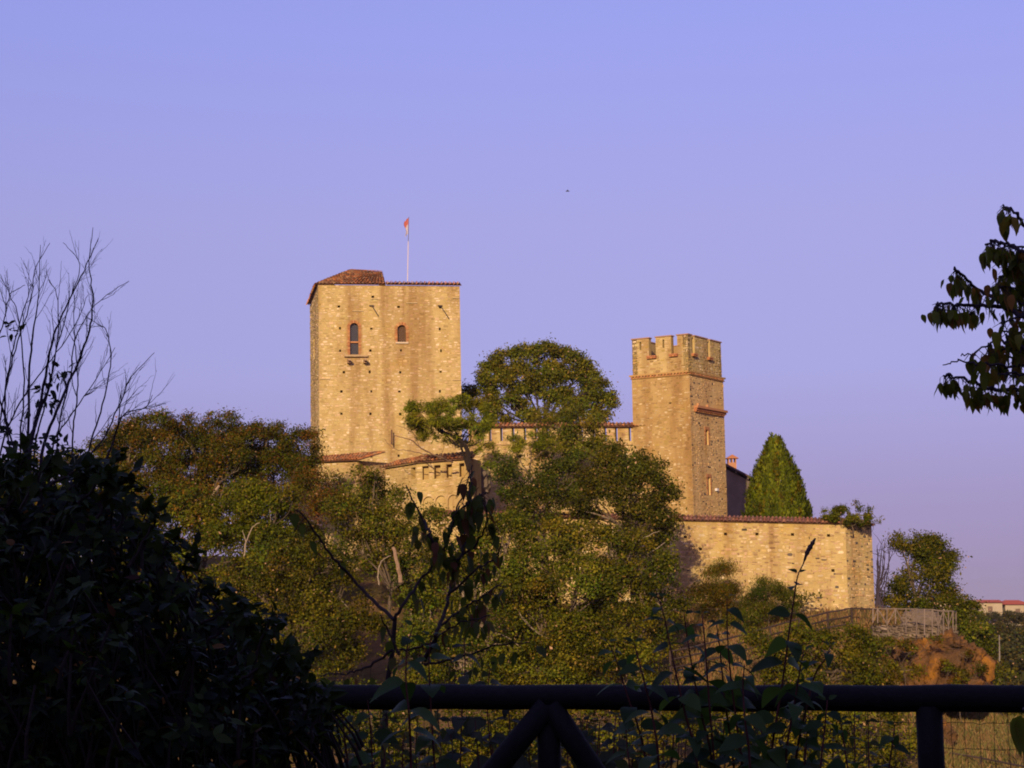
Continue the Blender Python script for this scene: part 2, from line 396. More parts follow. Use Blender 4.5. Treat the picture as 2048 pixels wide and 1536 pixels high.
# ------------------------------------------------------------------ the great tower
rng = np.random.default_rng(21)
C0 = W(638, 760, 130); KZ0 = 4.0; O = (C0.x, C0.y, KZ0)
KF = frame(O, 9.8)
kw = KF.px(922, 740)[0]; kh = KF.px(780, 571)[1]; KD = 9.0
KB = V3(O) - KF.n * KD
KL = Frame(KB, -KF.u * 0 + KF.n, -KF.u)            # left flank: from the back corner to the near corner
keep = thing('castle_keep', O, 'tall square tan stone keep with a flag and a broken tiled roof', 'tower')
hp = [(678, 612.5), (797, 613.5), (746, 594), (881, 614), (680, 656), (742.5, 657), (879.5, 658), (680.5, 701), (741, 701), (802, 700.5), (882, 701.5), (688, 744), (740, 744), (801, 744.5), (882, 743.7), (682.5, 783), (742.5, 783), (799, 783), (880, 782.7), (683.5, 827), (740.5, 828), (800.7, 828.4), (690, 912), (742.5, 912), (798, 912)]
KH = []
for x, y in hp:
    a, h = KF.px(x, y); q_ = rng.uniform(.055, .11, 4); KH.append((a - q_[0], a + q_[1], h - q_[2], h + q_[3], .6))
w1 = (*[KF.px(x, 680)[0] for x in (700, 717)], KF.px(708, 709)[1], KF.px(708, 646)[1], .3)
w2 = (*[KF.px(x, 670)[0] for x in (795, 812)], KF.px(803, 684)[1], KF.px(803, 650)[1], .3)
mb = MB(); allh = KH + [w1, w2]
holes_face(mb, KF, 0, kw, 0, kh, allh)
lw = (KD * .42, KD * .42 + .9, KF.px(640, 700)[1], KF.px(640, 655)[1], .3)
holes_face(mb, KL, 0, KD, 0, kh, [lw])
mb.add([KF.P(kw, 0), KF.P(kw, 0, -KD), KF.P(kw, kh, -KD), KF.P(kw, kh)], [(0, 1, 2, 3)])
mb.add([KF.P(0, 0, -KD), KF.P(0, kh, -KD), KF.P(kw, kh, -KD), KF.P(kw, 0, -KD)], [(0, 1, 2, 3)])
mb.add([KF.P(0, kh), KF.P(kw, kh), KF.P(kw, kh, -KD), KF.P(0, kh, -KD)], [(0, 1, 2, 3)])
mb.build('wall', M['mortar'], keep)
st = []
sur = [(w1[0] - .24, w1[1] + .24, w1[2] - .05, w1[3] + .22), (w2[0] - .24, w2[1] + .24, w2[2] - .12, w2[3] + .22)]
lay_stones(st, KF, .0, kw, KF.px(780, 960)[1], kh, [q[:4] for q in KH] + sur, pal=PAL_KEEP, rng=rng, skip=.22, L=(.12, .40), H=(.09, .2), proud=(.002, .02))
lay_stones(st, KL, 0, KD, KF.px(780, 960)[1], kh, [lw[:4]], pal=PAL_KEEP, rng=rng, L=(.25, .6), H=(.16, .26))
set_stones(keep, st, 300)
# windows
def window(fr, w, parent, lattice, pal=BRICK):
    a0, a1, h0, h1, d = w
    mb = MB(); mb.add([fr.P(a0, h0, -d + .03), fr.P(a1, h0, -d + .03), fr.P(a1, h1, -d + .03), fr.P(a0, h1, -d + .03)], [(0, 1, 2, 3)])
    o = mb.build('window', M['glass'] if lattice else M['wood_far'], parent)
    if lattice:
        mb = MB(); r_ = .012; k = .11; wd, ht = a1 - a0, h1 - h0
        t = -ht
        while t < wd:
            for sg in (1, -1):
                p0, p1 = max(0, t), min(wd, t + ht)
                if p1 - p0 > .03:
                    y0, y1 = p0 - t, p1 - t
                    q0 = fr.P(a0 + p0, h0 + (y0 if sg > 0 else ht - y0), -d + .06); q1 = fr.P(a0 + p1, h0 + (y1 if sg > 0 else ht - y1), -d + .06)
                    mb.tube([q0, q1], r_, 4, (.13, .12, .13))
            t += k * 1.4
        mb.build('lattice', M['iron'], o, 'stuff')
        tb = MB(); hm = h0 + ht * .4
        fr.box(tb, a0 + .004, a1 - .004, hm - .05, hm + .05, -d + .08, -d + .2, (.46, .2, .08)); tb.build('transom', M['brick'], o)
    else:
        mb = MB()
        for k in range(4):
            x0 = a0 + (a1 - a0) * k / 4
            fr.box(mb, x0 + .006, x0 + (a1 - a0) / 4 - .006, h0 + .01, h1 - .01, -d + .035, -d + .07 + .006 * (k % 2), (.10, .055, .03))
        mb.build('shutter', M['wood_far'], o)
    arch_surround(o, fr, a0, a1, h0, h1, rng, pal=pal)
window(KF, w1, keep, True); window(KF, w2, keep, False)
mb = MB(); KF.box(mb, w2[0] - .15, w2[1] + .15, w2[2] - .12, w2[2] - .004, -.05, .10, (.55, .42, .28)); mb.build('sill', M['brick'], keep)
a0, a1 = KF.px(688, 712)[0], KF.px(735, 712)[0]; hl = KF.px(710, 713)[1]
mb = MB(); KF.box(mb, a0, a1, hl - .03, hl + .09, -.05, .22, (.40, .27, .14)); ledge = mb.build('ledge', M['brick'], keep)
for x in (697, 729.5):
    a, h = KF.px(x, 723); mb = MB()
    KF.box(mb, a - .10, a + .10, h - .02, h + .12, -.1, .75, (.36, .22, .12)); KF.box(mb, a - .10, a + .10, h - .14, h - .022, -.1, .45, (.36, .22, .12))
    mb.build('corbel', M['brick'], ledge)
for (x0, y0), (x1, y1) in (((744, 612), (757, 633)), ((881, 612), (898, 638))):  # beam stub, with a dark bar laid where its cast shadow falls
    p, q = KF.px(x0, y0), KF.px(x1, y1); mb = MB()
    mb.tube([KF.P(*p, .06), KF.P(*q, .06)], .035, 6, (.06, .045, .04)); KF.box(mb, p[0] - .2, p[0] + .12, p[1] - .02, p[1] + .05, 0, .12, (.08, .05, .04))
    mb.build('beam_shadow_bar', M['iron'], keep)
for x0, x1, y in ((705, 726, 622), (742, 756, 598), (905, 919, 596), (812, 834, 606), (640, 660, 758), (905, 921, 760)):
    (p, h), (q, _) = KF.px(x0, y), KF.px(x1, y); mb = MB(); KF.box(mb, p, q, h - .03, h + .03, 0, .07, (.45, .32, .16)); mb.build('ledge', M['brick'], keep)
a, h = KF.px(782, 876); 
mb = MB(); mb.tube([KF.P(a, KF.px(782, 890)[1], .5), KF.P(a, KF.px(782, 861)[1], .5)], .05, 6, (.10, .05, .035)); mb.tube([KF.P(a, KF.px(782, 886)[1], 0), KF.P(a, KF.px(782, 886)[1], .5)], .03, 5, (.10, .05, .035)); mb.build('iron_bracket', M['iron'], keep)
# roof
ax = KF.px(771, 566)[0]
def at_depth(px, py, d): a, h = KF.px(px, py, -d); return KF.P(a, h, -d)
rl, rr = at_depth(703, 540.5, 3.2), at_depth(764, 543.5, 3.2)
e0 = KF.P(-.12, kh + .05, .12); e1 = KF.P(ax, kh + .05, .12)
tile_roof(keep, e0, e1, rr, rl, rng)
eb = KF.P(-.12, kh + .05, -KD - .1)
tile_roof(keep, eb, e0, rl + KF.n * .02, KF.P(2.2, rl[2] - O[2], -KD * .7), rng)
mb = MB(); mb.add([e1 + [0, 0, -.05], rr + [0, 0, -.06], KF.P(ax - .1, kh, -6.4), e1 - KF.n * .5], [(0, 3, 2, 1)], (.42, .2, .09)); mb.build('gable', M['brick'], keep)
tile_roof(keep, KF.P(ax + .05, kh + .05, .14), KF.P(kw + .12, kh + .05, .14), KF.P(kw + .12, kh + .33, -.6), KF.P(ax + .05, kh + .33, -.6), rng, pitch=.25)
# flag
fb = W(815, 563, 131.5); ft = W(817.5, 434, 131.5)
fl = thing('flag', fb, 'red and white flag hanging limp from a thin pole on the keep', 'flag')
mb = MB(); k = .17; mid = fb.lerp(ft, .62)
mb.tube([fb, mid], .03, 6, (.62, .5, .42)); mb.tube([mid, ft], .024, 6, (.12, .1, .12)); mb.build('pole', M['iron'], fl)
U = np.linspace(0, 1, 12); fm, fcol, ff = [], [], []
for i in range(14):
    v = i / 13; top = W(816.8, 437, 131.5); bot = W(815.6, 469, 131.5); c_ = top.lerp(bot, v)
    for u in U:
        wdt = .34 * (1 - .35 * v) * (.75 + .25 * math.sin(v * 7))
        fm.append((c_.x - u * wdt, c_.y + .10 * math.sin(u * 9 + v * 4) * u - .05, c_.z - u * .16 + .05 * math.sin(u * 6)))
        fcol.append((.42, .11, .08) if v < .45 else (.48, .40, .42))
ff = [(i * 12 + j, i * 12 + j + 1, (i + 1) * 12 + j + 1, (i + 1) * 12 + j) for i in range(13) for j in range(11)]
mb = MB(); mb.v, mb.f, mb.c, mb.n = [np.array(fm)], ff, [np.array(fcol)], len(fm); mb.build('cloth', M['cloth'], fl, smooth=True)

# ------------------------------------------------------------------ the crenellated tower
rng = np.random.default_rng(31)
C1 = W(1383, 900, 122); TZ0 = 3.0; phi = -31
cf = frame((C1.x, C1.y, TZ0), phi)
tw = -cf.px(1264.5, 800)[0]; TF = Frame(cf.P(-tw, 0), cf.u, cf.n)
TR = frame((C1.x, C1.y, TZ0), phi + 90); td = TR.px(1447.5, 800)[0]
TB = Frame(TR.P(td, 0), -TF.u, -TF.n); TL = Frame(TB.P(tw, 0), -TR.u, -TR.n)
hc = TF.px(1383, 742)[1]; hg = TF.px(1383, 704)[1] ; ht = TF.px(1383, 668)[1]
tower = thing('crenellated_tower', (C1.x, C1.y, TZ0), 'slender square stone tower topped with square battlements', 'tower')
sl = []
for (x0, x1, y0, y1) in ((1412.5, 1417.5, 860, 890), (1413.5, 1418.5, 954, 990)):
    (p, _), (q, _) = TR.px(x0, 900), TR.px(x1, 900); sl.append((p, q, TR.px(1415, y1)[1], TR.px(1415, y0)[1], .45))
th = [(TF.px(x, y)[0] - .09, TF.px(x, y)[0] + .09, TF.px(x, y)[1] - .05, TF.px(x, y)[1] + .04, .35) for x, y in ((1332, 923), (1340, 806))]
mb = MB(); holes_face(mb, TF, 0, tw, 0, hc, th); holes_face(mb, TB, 0, tw, 0, hc, []); holes_face(mb, TL, 0, td, 0, hc, [])
dk = hg - .75
mb.add([TF.P(0, hc), TF.P(tw, hc), TF.P(tw, hc, -td), TF.P(0, hc, -td)], [(0, 1, 2, 3)])
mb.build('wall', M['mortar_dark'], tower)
mb = MB(); holes_face(mb, TR, 0, td, 0, hc, sl); mb.build('wall', M['mortar_side_lit'], tower)
st = []
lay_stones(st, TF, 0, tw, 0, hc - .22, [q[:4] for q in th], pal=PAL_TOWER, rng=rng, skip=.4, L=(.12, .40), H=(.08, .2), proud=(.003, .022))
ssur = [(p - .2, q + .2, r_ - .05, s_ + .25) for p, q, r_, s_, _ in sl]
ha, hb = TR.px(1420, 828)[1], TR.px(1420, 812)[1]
lay_stones(st, TR, 0, td, 0, hc - .22, ssur + [(.5, td, ha, hb)], pal=PAL_SIDE_LIT, rng=rng, skip=.38, L=(.10, .34), H=(.09, .2), dark=.10, proud=(.004, .028))
# parapet and merlons
ins = .06; mt = .42
def strip(fr, wd, gaps):
    """parapet on one side: low wall, merlons with caps between the gaps"""
    pm = MB(); fr.box(pm, ins, wd - ins, hc + .006, hg, -mt, -ins, (1, 1, 1)); pm.build('parapet', M['mortar'], tower)
    lay_stones(st, Frame(fr.P(0, 0, -ins), fr.u, fr.n), ins, wd - ins, hc + .05, hg, pal=PAL_TOWER, rng=rng, skip=.3)
    edges = [ins] + [x for g_ in gaps for x in g_] + [wd - ins]
    for i in range(0, len(edges), 2):
        a0, a1 = edges[i], edges[i + 1]
        m_ = MB(); mid = (a0 + a1) / 2; f2 = Frame(fr.P(0, 0, -ins), fr.u, fr.n); t2 = mt - ins
        slit = [(mid - .065, mid + .065, hg + .45, hg + 1.0, t2 - .03)] if (fr is TF and i < 4) else []
        holes_face(m_, f2, a0, a1, hg, ht, slit)
        e_ = .002 if i == 0 else 0
        m_.add([f2.P(a0, hg, 0), f2.P(a1, hg, 0), f2.P(a1, hg, -t2), f2.P(a0, hg, -t2), f2.P(a0, ht, 0), f2.P(a1, ht, 0), f2.P(a1, ht, -t2), f2.P(a0, ht, -t2)], [(4, 5, 6, 7), (1, 2, 6, 5), (2, 3, 7, 6), (3, 0, 4, 7)])
        mo = m_.build('merlon', M['mortar'], tower)
        cm = MB(); f2.box(cm, a0 - .05 + e_, a1 + .05, ht + .003, ht + .075 + e_, -t2 - .05, .06, (.36, .20, .12)); cm.build('cap', M['brick'], mo)
        s2 = []; lay_stones(s2, f2, a0, a1, hg + .02, ht, [s_[:4] for s_ in slit], pal=PAL_TOWER + PAL_KEEP, rng=rng, skip=.4, L=(.15, .4), H=(.1, .22), proud=(.003, .02)); set_stones(mo, s2, 0)
g1 = (TF.px(1296.5, 690)[0], TF.px(1310.5, 690)[0]); g2 = (TF.px(1341.5, 690)[0], TF.px(1353.5, 690)[0])
strip(TF, tw, [g1, g2])
rg = [(.62, 1.06), (td * .575, td * .575 + .44)]
strip(TR, td, rg); strip(TB, tw, [(tw - g2[1], tw - g2[0]), (tw - g1[1], tw - g1[0])]); strip(TL, td, [(td - b_, td - a_) for a_, b_ in rg[::-1]])
set_stones(tower, st, 300)
# string course with dentils
mb = MB(); pr = .13
for fr, wd in ((TF, tw), (TR, td), (TB, tw), (TL, td)):
    fr.box(mb, -pr, wd + pr - .003, hc - .05, hc + .05, -.02, pr, (.42, .24, .08)); fr.box(mb, -pr + .05, wd + pr - .055, hc - .22, hc - .16, -.02, pr - .05, (.38, .2, .07))
cor = mb.build('cornice', M['brick'], tower)
mb = MB()
for fr, wd in ((TF, tw), (TR, td)):
    k = int(wd / .23)
    for i in range(k): fr.box(mb, wd * i / k, wd * i / k + .12, hc - .158, hc - .052, -.02, pr - .01, np.array(BRICK[i % 5]) * rng.uniform(.8, 1.2))
mb.build('dentils', M['brick'], cor, 'stuff')
# drain ledges below the gaps
def drain(fr, a0, a1, h):
    mb = MB(); fr.box(mb, a0 - .1, a1 + .06, h - .09, h - .01, -.05, .16, (.42, .16, .07))
    for k in range(3):
        x0 = a0 - .1 + (a1 - a0 + .16) * k / 3; fr.box(mb, x0 + .01, x0 + (a1 - a0 + .16) / 3 - .01, h - .19, h - .095, -.05, .12, np.array(BRICK[k]))
    mb.build('drain_ledge', M['brick'], tower)
for g_ in (g1, g2): drain(TF, *g_, hg)
for g_ in rg: drain(TR, *g_, hg)
# brick shelf and slit surrounds on the flank
p0, p1 = .55, td - .05; hs_ = TR.px(1420, 820)[1]
mb = MB(); TR.box(mb, p0, p1, hs_ - .05, hs_ + .10, -.02, .30, (.44, .19, .08)); TR.box(mb, p0 + .03, p1 - .03, hs_ - .19, hs_ - .055, -.02, .2, (.40, .15, .06)); shelf = mb.build('brick_shelf', M['brick'], tower)
mb = MB()
for i in range(14):
    x0 = p0 + (p1 - p0) * i / 14; TR.box(mb, x0 + .02, x0 + .16, hs_ - .29, hs_ - .195, -.02, .16, np.array(BRICK[i % 5]))
mb.build('dentils', M['brick'], shelf, 'stuff')
for x in (1, 2.4):
    mb = MB(); TR.box(mb, x, x + .18, hs_ + .105, hs_ + .3, 0, .14, (.44, .22, .10)); mb.build('broken_brick', M['brick'], shelf)
for p, q, lo, hi, d in sl:
    mb = MB(); h = lo
    while h < hi:
        for x0, x1 in ((p - .2 * rng.uniform(.6, 1), p - .003), (q + .003, q + .2 * rng.uniform(.6, 1))):
            TR.box(mb, x0, x1, h, h + .065, -.06, .03, np.array(BRICK[rng.integers(5)]) * rng.uniform(.8, 1.15))
        h += .075
    TR.box(mb, p - .16, q + .16, hi + .004, hi + .2, -.06, .035, (.42, .18, .07))
    mb.build('slit_surround', M['brick'], tower)
a, h = TR.px(1432, 980)
lp = MB(); TR.box(lp, a - .16, a + .10, h - .07, h + .1, 0, .16, (.6, .56, .55)); lp.build('floodlight', M['cloth'], tower)

# ------------------------------------------------------------------ curtain wall with roofed merlons between keep and tower
rng = np.random.default_rng(41)
A, B = W(925, 888, 127.5), W(1296, 888, 124.0)
u = V3(B) - V3(A); ln = np.linalg.norm(u[:2]); u = u / ln; nn = np.array([u[1], -u[0], 0]); nn /= np.linalg.norm(nn)
CZ = A.z - 7; CF = Frame((A.x, A.y, CZ), u, nn)
curt = thing('curtain_wall', (A.x, A.y, CZ), 'high stone curtain wall with roofed merlons joining keep and slender tower', 'wall')
ct = .6; hm0 = CF.px(1100, 882)[1]; hm1 = CF.px(1100, 854)[1]
mb = MB(); holes_face(mb, CF, 0, ln, 0, hm0, [])
mb.add([CF.P(0, 0, -ct), CF.P(ln, 0, -ct), CF.P(ln, hm0, -ct), CF.P(0, hm0, -ct)], [(3, 2, 1, 0)]); mb.add([CF.P(0, hm0), CF.P(ln, hm0), CF.P(ln, hm0, -ct), CF.P(0, hm0, -ct)], [(0, 1, 2, 3)])
mb.build('wall', M['mortar'], curt)
st = []; lay_stones(st, CF, 0, ln, 0, hm0 - .05, pal=PAL_WALL, rng=rng, skip=.2); set_stones(curt, st, 120)
mb = MB(); h = CF.px(1100, 889)[1]; CF.box(mb, 0, ln, h - .03, h + .04, 0, .1, (.44, .27, .12)); mb.build('string_course', M['brick'], curt)
sx = [CF.px(x, 868)[0] for x in (934, 957, 980, 1002.5, 1026, 1049.5, 1072, 1095, 1117, 1140, 1163, 1187, 1210.5, 1232.5, 1259.5, 1284)]
for i in range(len(sx) - 1):
    mb = MB(); a0, a1 = sx[i] + .08, sx[i + 1] - .08; CF.box(mb, a0, a1, hm0 + .003, hm1 - .02, -ct * .8, -.02, (1, 1, 1)); mo = mb.build('merlon', M['mortar'], curt)
    s2 = []; lay_stones(s2, Frame(CF.P(0, 0, -.02), CF.u, CF.n), a0, a1, hm0, hm1 - .02, pal=PAL_WALL, rng=rng, skip=.4); set_stones(mo, s2, 0)
tile_roof(curt, CF.P(0, hm1, .22), CF.P(ln, hm1, .22), CF.P(ln, hm1 + .25, -ct * .5), CF.P(0, hm1 + .25, -ct * .5), rng)
tile_roof(curt, CF.P(ln, hm1, -ct - .22), CF.P(0, hm1, -ct - .22), CF.P(0, hm1 + .245, -ct * .5), CF.P(ln, hm1 + .245, -ct * .5), rng)

# ------------------------------------------------------------------ lower bastion with roofed embrasures
rng = np.random.default_rng(51)
Q = [W(771, 936, 121.5), W(833, 926, 119.2), W(945, 917, 118.4)]
bz = 2.5
bast = thing('bastion', (Q[1].x, Q[1].y, bz), 'low bastion with tiled roof over a row of embrasures, below the keep', 'wall')
st = []
for k in range(2):
    a, b_ = Q[k], Q[k + 1]; u = V3(b_) - V3(a); ln = np.linalg.norm(u[:2]); u = u / ln; nn = np.array([u[1], -u[0], 0]); nn /= np.linalg.norm(nn)
    BF = Frame((a.x, a.y, bz), u, nn); top = a.z - bz
    hs_ = []
    if k == 1:
        for x0, x1, d in ((845, 857.5, .35), (868.5, 881, .45), (893, 904, .5), (919, 929, .5)):
            hs_.append((BF.px(x0, 945)[0], BF.px(x1, 945)[0], BF.px(890, 956)[1], BF.px(890, 929)[1], d))
        for x0, x1 in ((846, 867), (871, 892), (896, 917)):
            hs_.append((BF.px(x0, 1000)[0], BF.px(x1, 1000)[0], BF.px(870, 1045)[1], BF.px(870, 992)[1], .14))
    else:
        hs_.append((BF.px(822, 945)[0], BF.px(831, 945)[0], BF.px(826, 958)[1], BF.px(826, 935)[1], .4))
    mb = MB(); holes_face(mb, BF, 0, ln, 0, top, hs_)
    mb.add([BF.P(0, 0, -2.2), BF.P(ln, 0, -2.2), BF.P(ln, top, -2.2), BF.P(0, top, -2.2)], [(3, 2, 1, 0)])
    mb.add([BF.P(ln, 0), BF.P(ln, 0, -2.2), BF.P(ln, top, -2.2), BF.P(ln, top)], [(0, 1, 2, 3)]); mb.add([BF.P(0, 0), BF.P(0, 0, -2.2), BF.P(0, top, -2.2), BF.P(0, top)], [(3, 2, 1, 0)])
    mb.build('wall', M['mortar'], bast)
    lay_stones(st, BF, 0, ln, 0, top, [q[:4] for q in hs_], pal=PAL_KEEP, rng=rng, skip=.35, L=(.2, .45), H=(.08, .15))
    if k == 1:
        for q in hs_[4:]:
            mb = MB(); r_ = (q[1] - q[0]) / 2; ac = (q[0] + q[1]) / 2; h1 = q[3] - r_
            for sg in (-1, 1):
                ts = np.linspace(0, math.pi / 2, 7)
                for i in range(6):
                    x0, y0, x1, y1 = ac + sg * r_ * math.cos(ts[i]), h1 + r_ * math.sin(ts[i]), ac + sg * r_ * math.cos(ts[i + 1]), h1 + r_ * math.sin(ts[i + 1]); xe = ac + sg * r_
                    V = [BF.P(x, y, d) for d in (.004, -.137) for x, y in ((x0, y0), (xe, y0), (xe, y1), (x1, y1))]
                    mb.add(V, [(0, 1, 2, 3), (0, 3, 7, 4)] if sg > 0 else [(3, 2, 1, 0), (4, 7, 3, 0)], (.5, .33, .15))
            mb.build('blind_arch', M['brick'], bast)
    tile_roof(bast, BF.P(-.1, top + .02, .25), BF.P(ln + .1, top + .02, .25), BF.P(ln + .1, top + .5, -1.1), BF.P(-.1, top + .5, -1.1), rng)
set_stones(bast, st, 80)
# boulder in the shade at the end of the bastion is part of the rock below

# ------------------------------------------------------------------ low tiled building at the foot of the keep
rng = np.random.default_rng(61)
a, b_ = W(585, 926, 124.5), W(715, 921, 121.5); u = V3(b_) - V3(a); ln = np.linalg.norm(u[:2]); u = u / ln; nn = np.array([u[1], -u[0], 0]); nn /= np.linalg.norm(nn)
LF = Frame((a.x, a.y, 3.0), u, nn); top = a.z - 3.0; dp = 3.2
low = thing('gatehouse', (a.x, a.y, 3.0), 'low stone outbuilding with a tiled lean-to roof against the keep', 'building')
mb = MB(); holes_face(mb, LF, 0, ln, 0, top, []); LRf = Frame(LF.P(ln, 0), -LF.n, LF.u * [1, 1, 0])
holes_face(mb, LRf, 0, dp, 0, top + u[2] * 0, []); mb.add([LF.P(0, 0, -dp), LF.P(ln, 0, -dp), LF.P(ln, top, -dp), LF.P(0, top, -dp)], [(3, 2, 1, 0)]); mb.add([LF.P(0, 0), LF.P(0, 0, -dp), LF.P(0, top, -dp), LF.P(0, top)], [(3, 2, 1, 0)])
mb.build('wall', M['mortar'], low)
st = []; lay_stones(st, LF, 0, ln, 0, top, pal=PAL_WALL, rng=rng, skip=.3); lay_stones(st, LRf, 0, dp, 0, top, pal=PAL_SIDE_LIT, rng=rng, skip=.2); set_stones(low, st, 60)
tile_roof(low, LF.P(0, top + .02, .25), LF.P(ln + .35, top + .02, .25), LF.P(ln + .75, top + .65, -2.0), LF.P(0, top + .45, -2.0), rng)

# ------------------------------------------------------------------ long retaining wall with tiled coping
rng = np.random.default_rng(71)
A, B = W(880, 1031, 115.0), W(1690, 1048, 110.0); u = V3(B) - V3(A); ln = np.linalg.norm(u[:2]); u = u / ln; nn = np.array([u[1], -u[0], 0]); nn /= np.linalg.norm(nn)
WH = 7.0; WF = Frame((A.x, A.y, A.z - WH), u, nn)
ret = thing('retaining_wall', (B.x, B.y, B.z - WH), 'long rubble stone retaining wall with tiled coping and sharp end corner', 'wall')
wh = []
for x, y in ((1451, 1068), (1514, 1068), (1585, 1069), (1657, 1071), (1401, 1098), (1666, 1141), (1371, 1074)):
    a, h = WF.px(x, y); wh.append((a - .09, a + .09, h - .08, h + .08, .5))
e2 = W(1743, 1052, 111.8); u2 = V3(e2) - V3(B); l2 = np.linalg.norm(u2[:2]); u2 = u2 / l2; n2 = np.array([u2[1], -u2[0], 0]); n2 /= np.linalg.norm(n2)
EF = Frame((B.x, B.y, B.z - WH), u2, n2)
mb = MB(); holes_face(mb, WF, 0, ln, 0, WH, wh); holes_face(mb, EF, 0, l2, 0, WH, [])
mb.add([WF.P(0, WH), WF.P(ln, WH), WF.P(ln, WH, -.7), WF.P(0, WH, -.7)], [(0, 1, 2, 3)]); mb.add([WF.P(0, 0, -.7), WF.P(ln, 0, -.7), WF.P(ln, WH, -.7), WF.P(0, WH, -.7)], [(3, 2, 1, 0)])
mb.add([EF.P(0, WH), EF.P(l2, WH), EF.P(l2, WH, -.7), EF.P(0, WH, -.7)], [(0, 1, 2, 3)]); mb.add([EF.P(l2, 0), EF.P(l2, 0, -8), EF.P(l2, WH, -8), EF.P(l2, WH)], [(0, 1, 2, 3)])
mb.build('wall', M['mortar'], ret)
st = []; s0 = WF.px(1330, 1060)[0]
lay_stones(st, WF, s0, ln, .8, WH - .05, [q[:4] for q in wh], pal=PAL_WALL, rng=rng, skip=.32, L=(.10, .42), H=(.08, .24), proud=(.003, .035), joint=.016, dark=.035, split=.5)
lay_stones(st, EF, 0, l2, .8, WH - .05, pal=PAL_SIDE_LIT + PAL_WALL[:2], rng=rng, skip=.32, L=(.10, .36), H=(.08, .2), dark=.2, proud=(.004, .035), joint=.02)
set_stones(ret, st, 300)
st = []; lay_stones(st, WF, 0, s0, .8, WH - .05, pal=PAL_WALL, rng=rng, skip=.2, L=(.2, .6), H=(.14, .28)); set_stones(ret, st, 0)
COPE = [(.27, .10, .06), (.30, .13, .075), (.24, .10, .07), (.34, .15, .08), (.22, .11, .08)]
for fr, l_ in ((WF, ln), (EF, l2)):
    tile_roof(ret, fr.P(0, WH + .02, .16), fr.P(l_, WH + .02, .16), fr.P(l_, WH + .3, -.35), fr.P(0, WH + .3, -.35), rng, pal=COPE, pitch=.2, name='coping')
    tile_roof(ret, fr.P(l_, WH + .02, -.86), fr.P(0, WH + .02, -.86), fr.P(0, WH + .295, -.35), fr.P(l_, WH + .295, -.35), rng, pal=COPE, pitch=.2, name='coping')

# ------------------------------------------------------------------ house behind the tower
rng = np.random.default_rng(81)
HY = 146; HF = frame(W(1425, 1045, HY), 4); hz = HF.o[2]
house = thing('house', HF.o, 'grey walled house with a brick chimney, half hidden behind the slender tower', 'house')
p = [HF.px(x, y) for x, y in ((1418, 920), (1522, 974), (1522, 1060), (1418, 1060))]
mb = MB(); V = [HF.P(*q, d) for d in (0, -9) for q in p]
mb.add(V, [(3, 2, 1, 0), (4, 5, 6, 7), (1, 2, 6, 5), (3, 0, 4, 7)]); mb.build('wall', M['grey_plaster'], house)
mb = MB(); q = [HF.px(x, y) for x, y in ((1412, 913), (1530, 974))]; 
P_ = [HF.P(q[0][0], q[0][1] + .05, .35), HF.P(q[1][0], q[1][1] + .05, .35), HF.P(q[1][0], q[1][1] + .05, -9.3), HF.P(q[0][0], q[0][1] + .05, -9.3)]
mb.hexa(P_ + [x + np.array([0, 0, .16]) for x in P_], (.09, .05, .05)); rf = mb.build('roof', M['roof_sheet'], house)
mb = MB()
for i in range(5):
    t = (i + .5) / 5; a = q[0][0] + (q[1][0] - q[0][0]) * t; h = q[0][1] + (q[1][1] - q[0][1]) * t
    HF.box(mb, a - .06, a + .06, h - .13, h + .02, 0.002, .3, (.12, .08, .06))
mb.build('rafters', M['wood_far'], rf, 'stuff')
KY = 3.0
def hp_(x, y): return HF.px(x, y, -KY)
a0, a1 = hp_(1457, 930)[0], hp_(1473, 930)[0]; hb, h1_, h2_ = hp_(1465, 962)[1], hp_(1465, 925)[1], hp_(1465, 917)[1]
mb = MB(); d0, d1 = -KY - (a1 - a0), -KY
HF.box(mb, a0, a1, hb, h1_, d0, d1, (.44, .2, .10))
for x in (a0, (a0 + a1) / 2 - .04, a1 - .08): HF.box(mb, x, x + .08, h1_ + .002, h2_, d0, d1, (.44, .2, .10))
ch = mb.build('chimney', M['brick'], rf)
mb = MB(); ac = (a0 + a1) / 2; hh = hp_(1465, 909)[1]
for d_, dd in ((d1 + .14, d0 - .14),):
    V = [HF.P(a0 - .2, h2_ + .003, d_), HF.P(a1 + .2, h2_ + .003, d_), HF.P(ac, hh, d_), HF.P(a0 - .2, h2_ + .003, dd), HF.P(a1 + .2, h2_ + .003, dd), HF.P(ac, hh, dd)]
    mb.add(V, [(0, 1, 2), (5, 4, 3), (0, 2, 5, 3), (1, 4, 5, 2), (0, 3, 4, 1)], (.40, .15, .07))
mb.build('chimney_cap', M['brick'], rf)

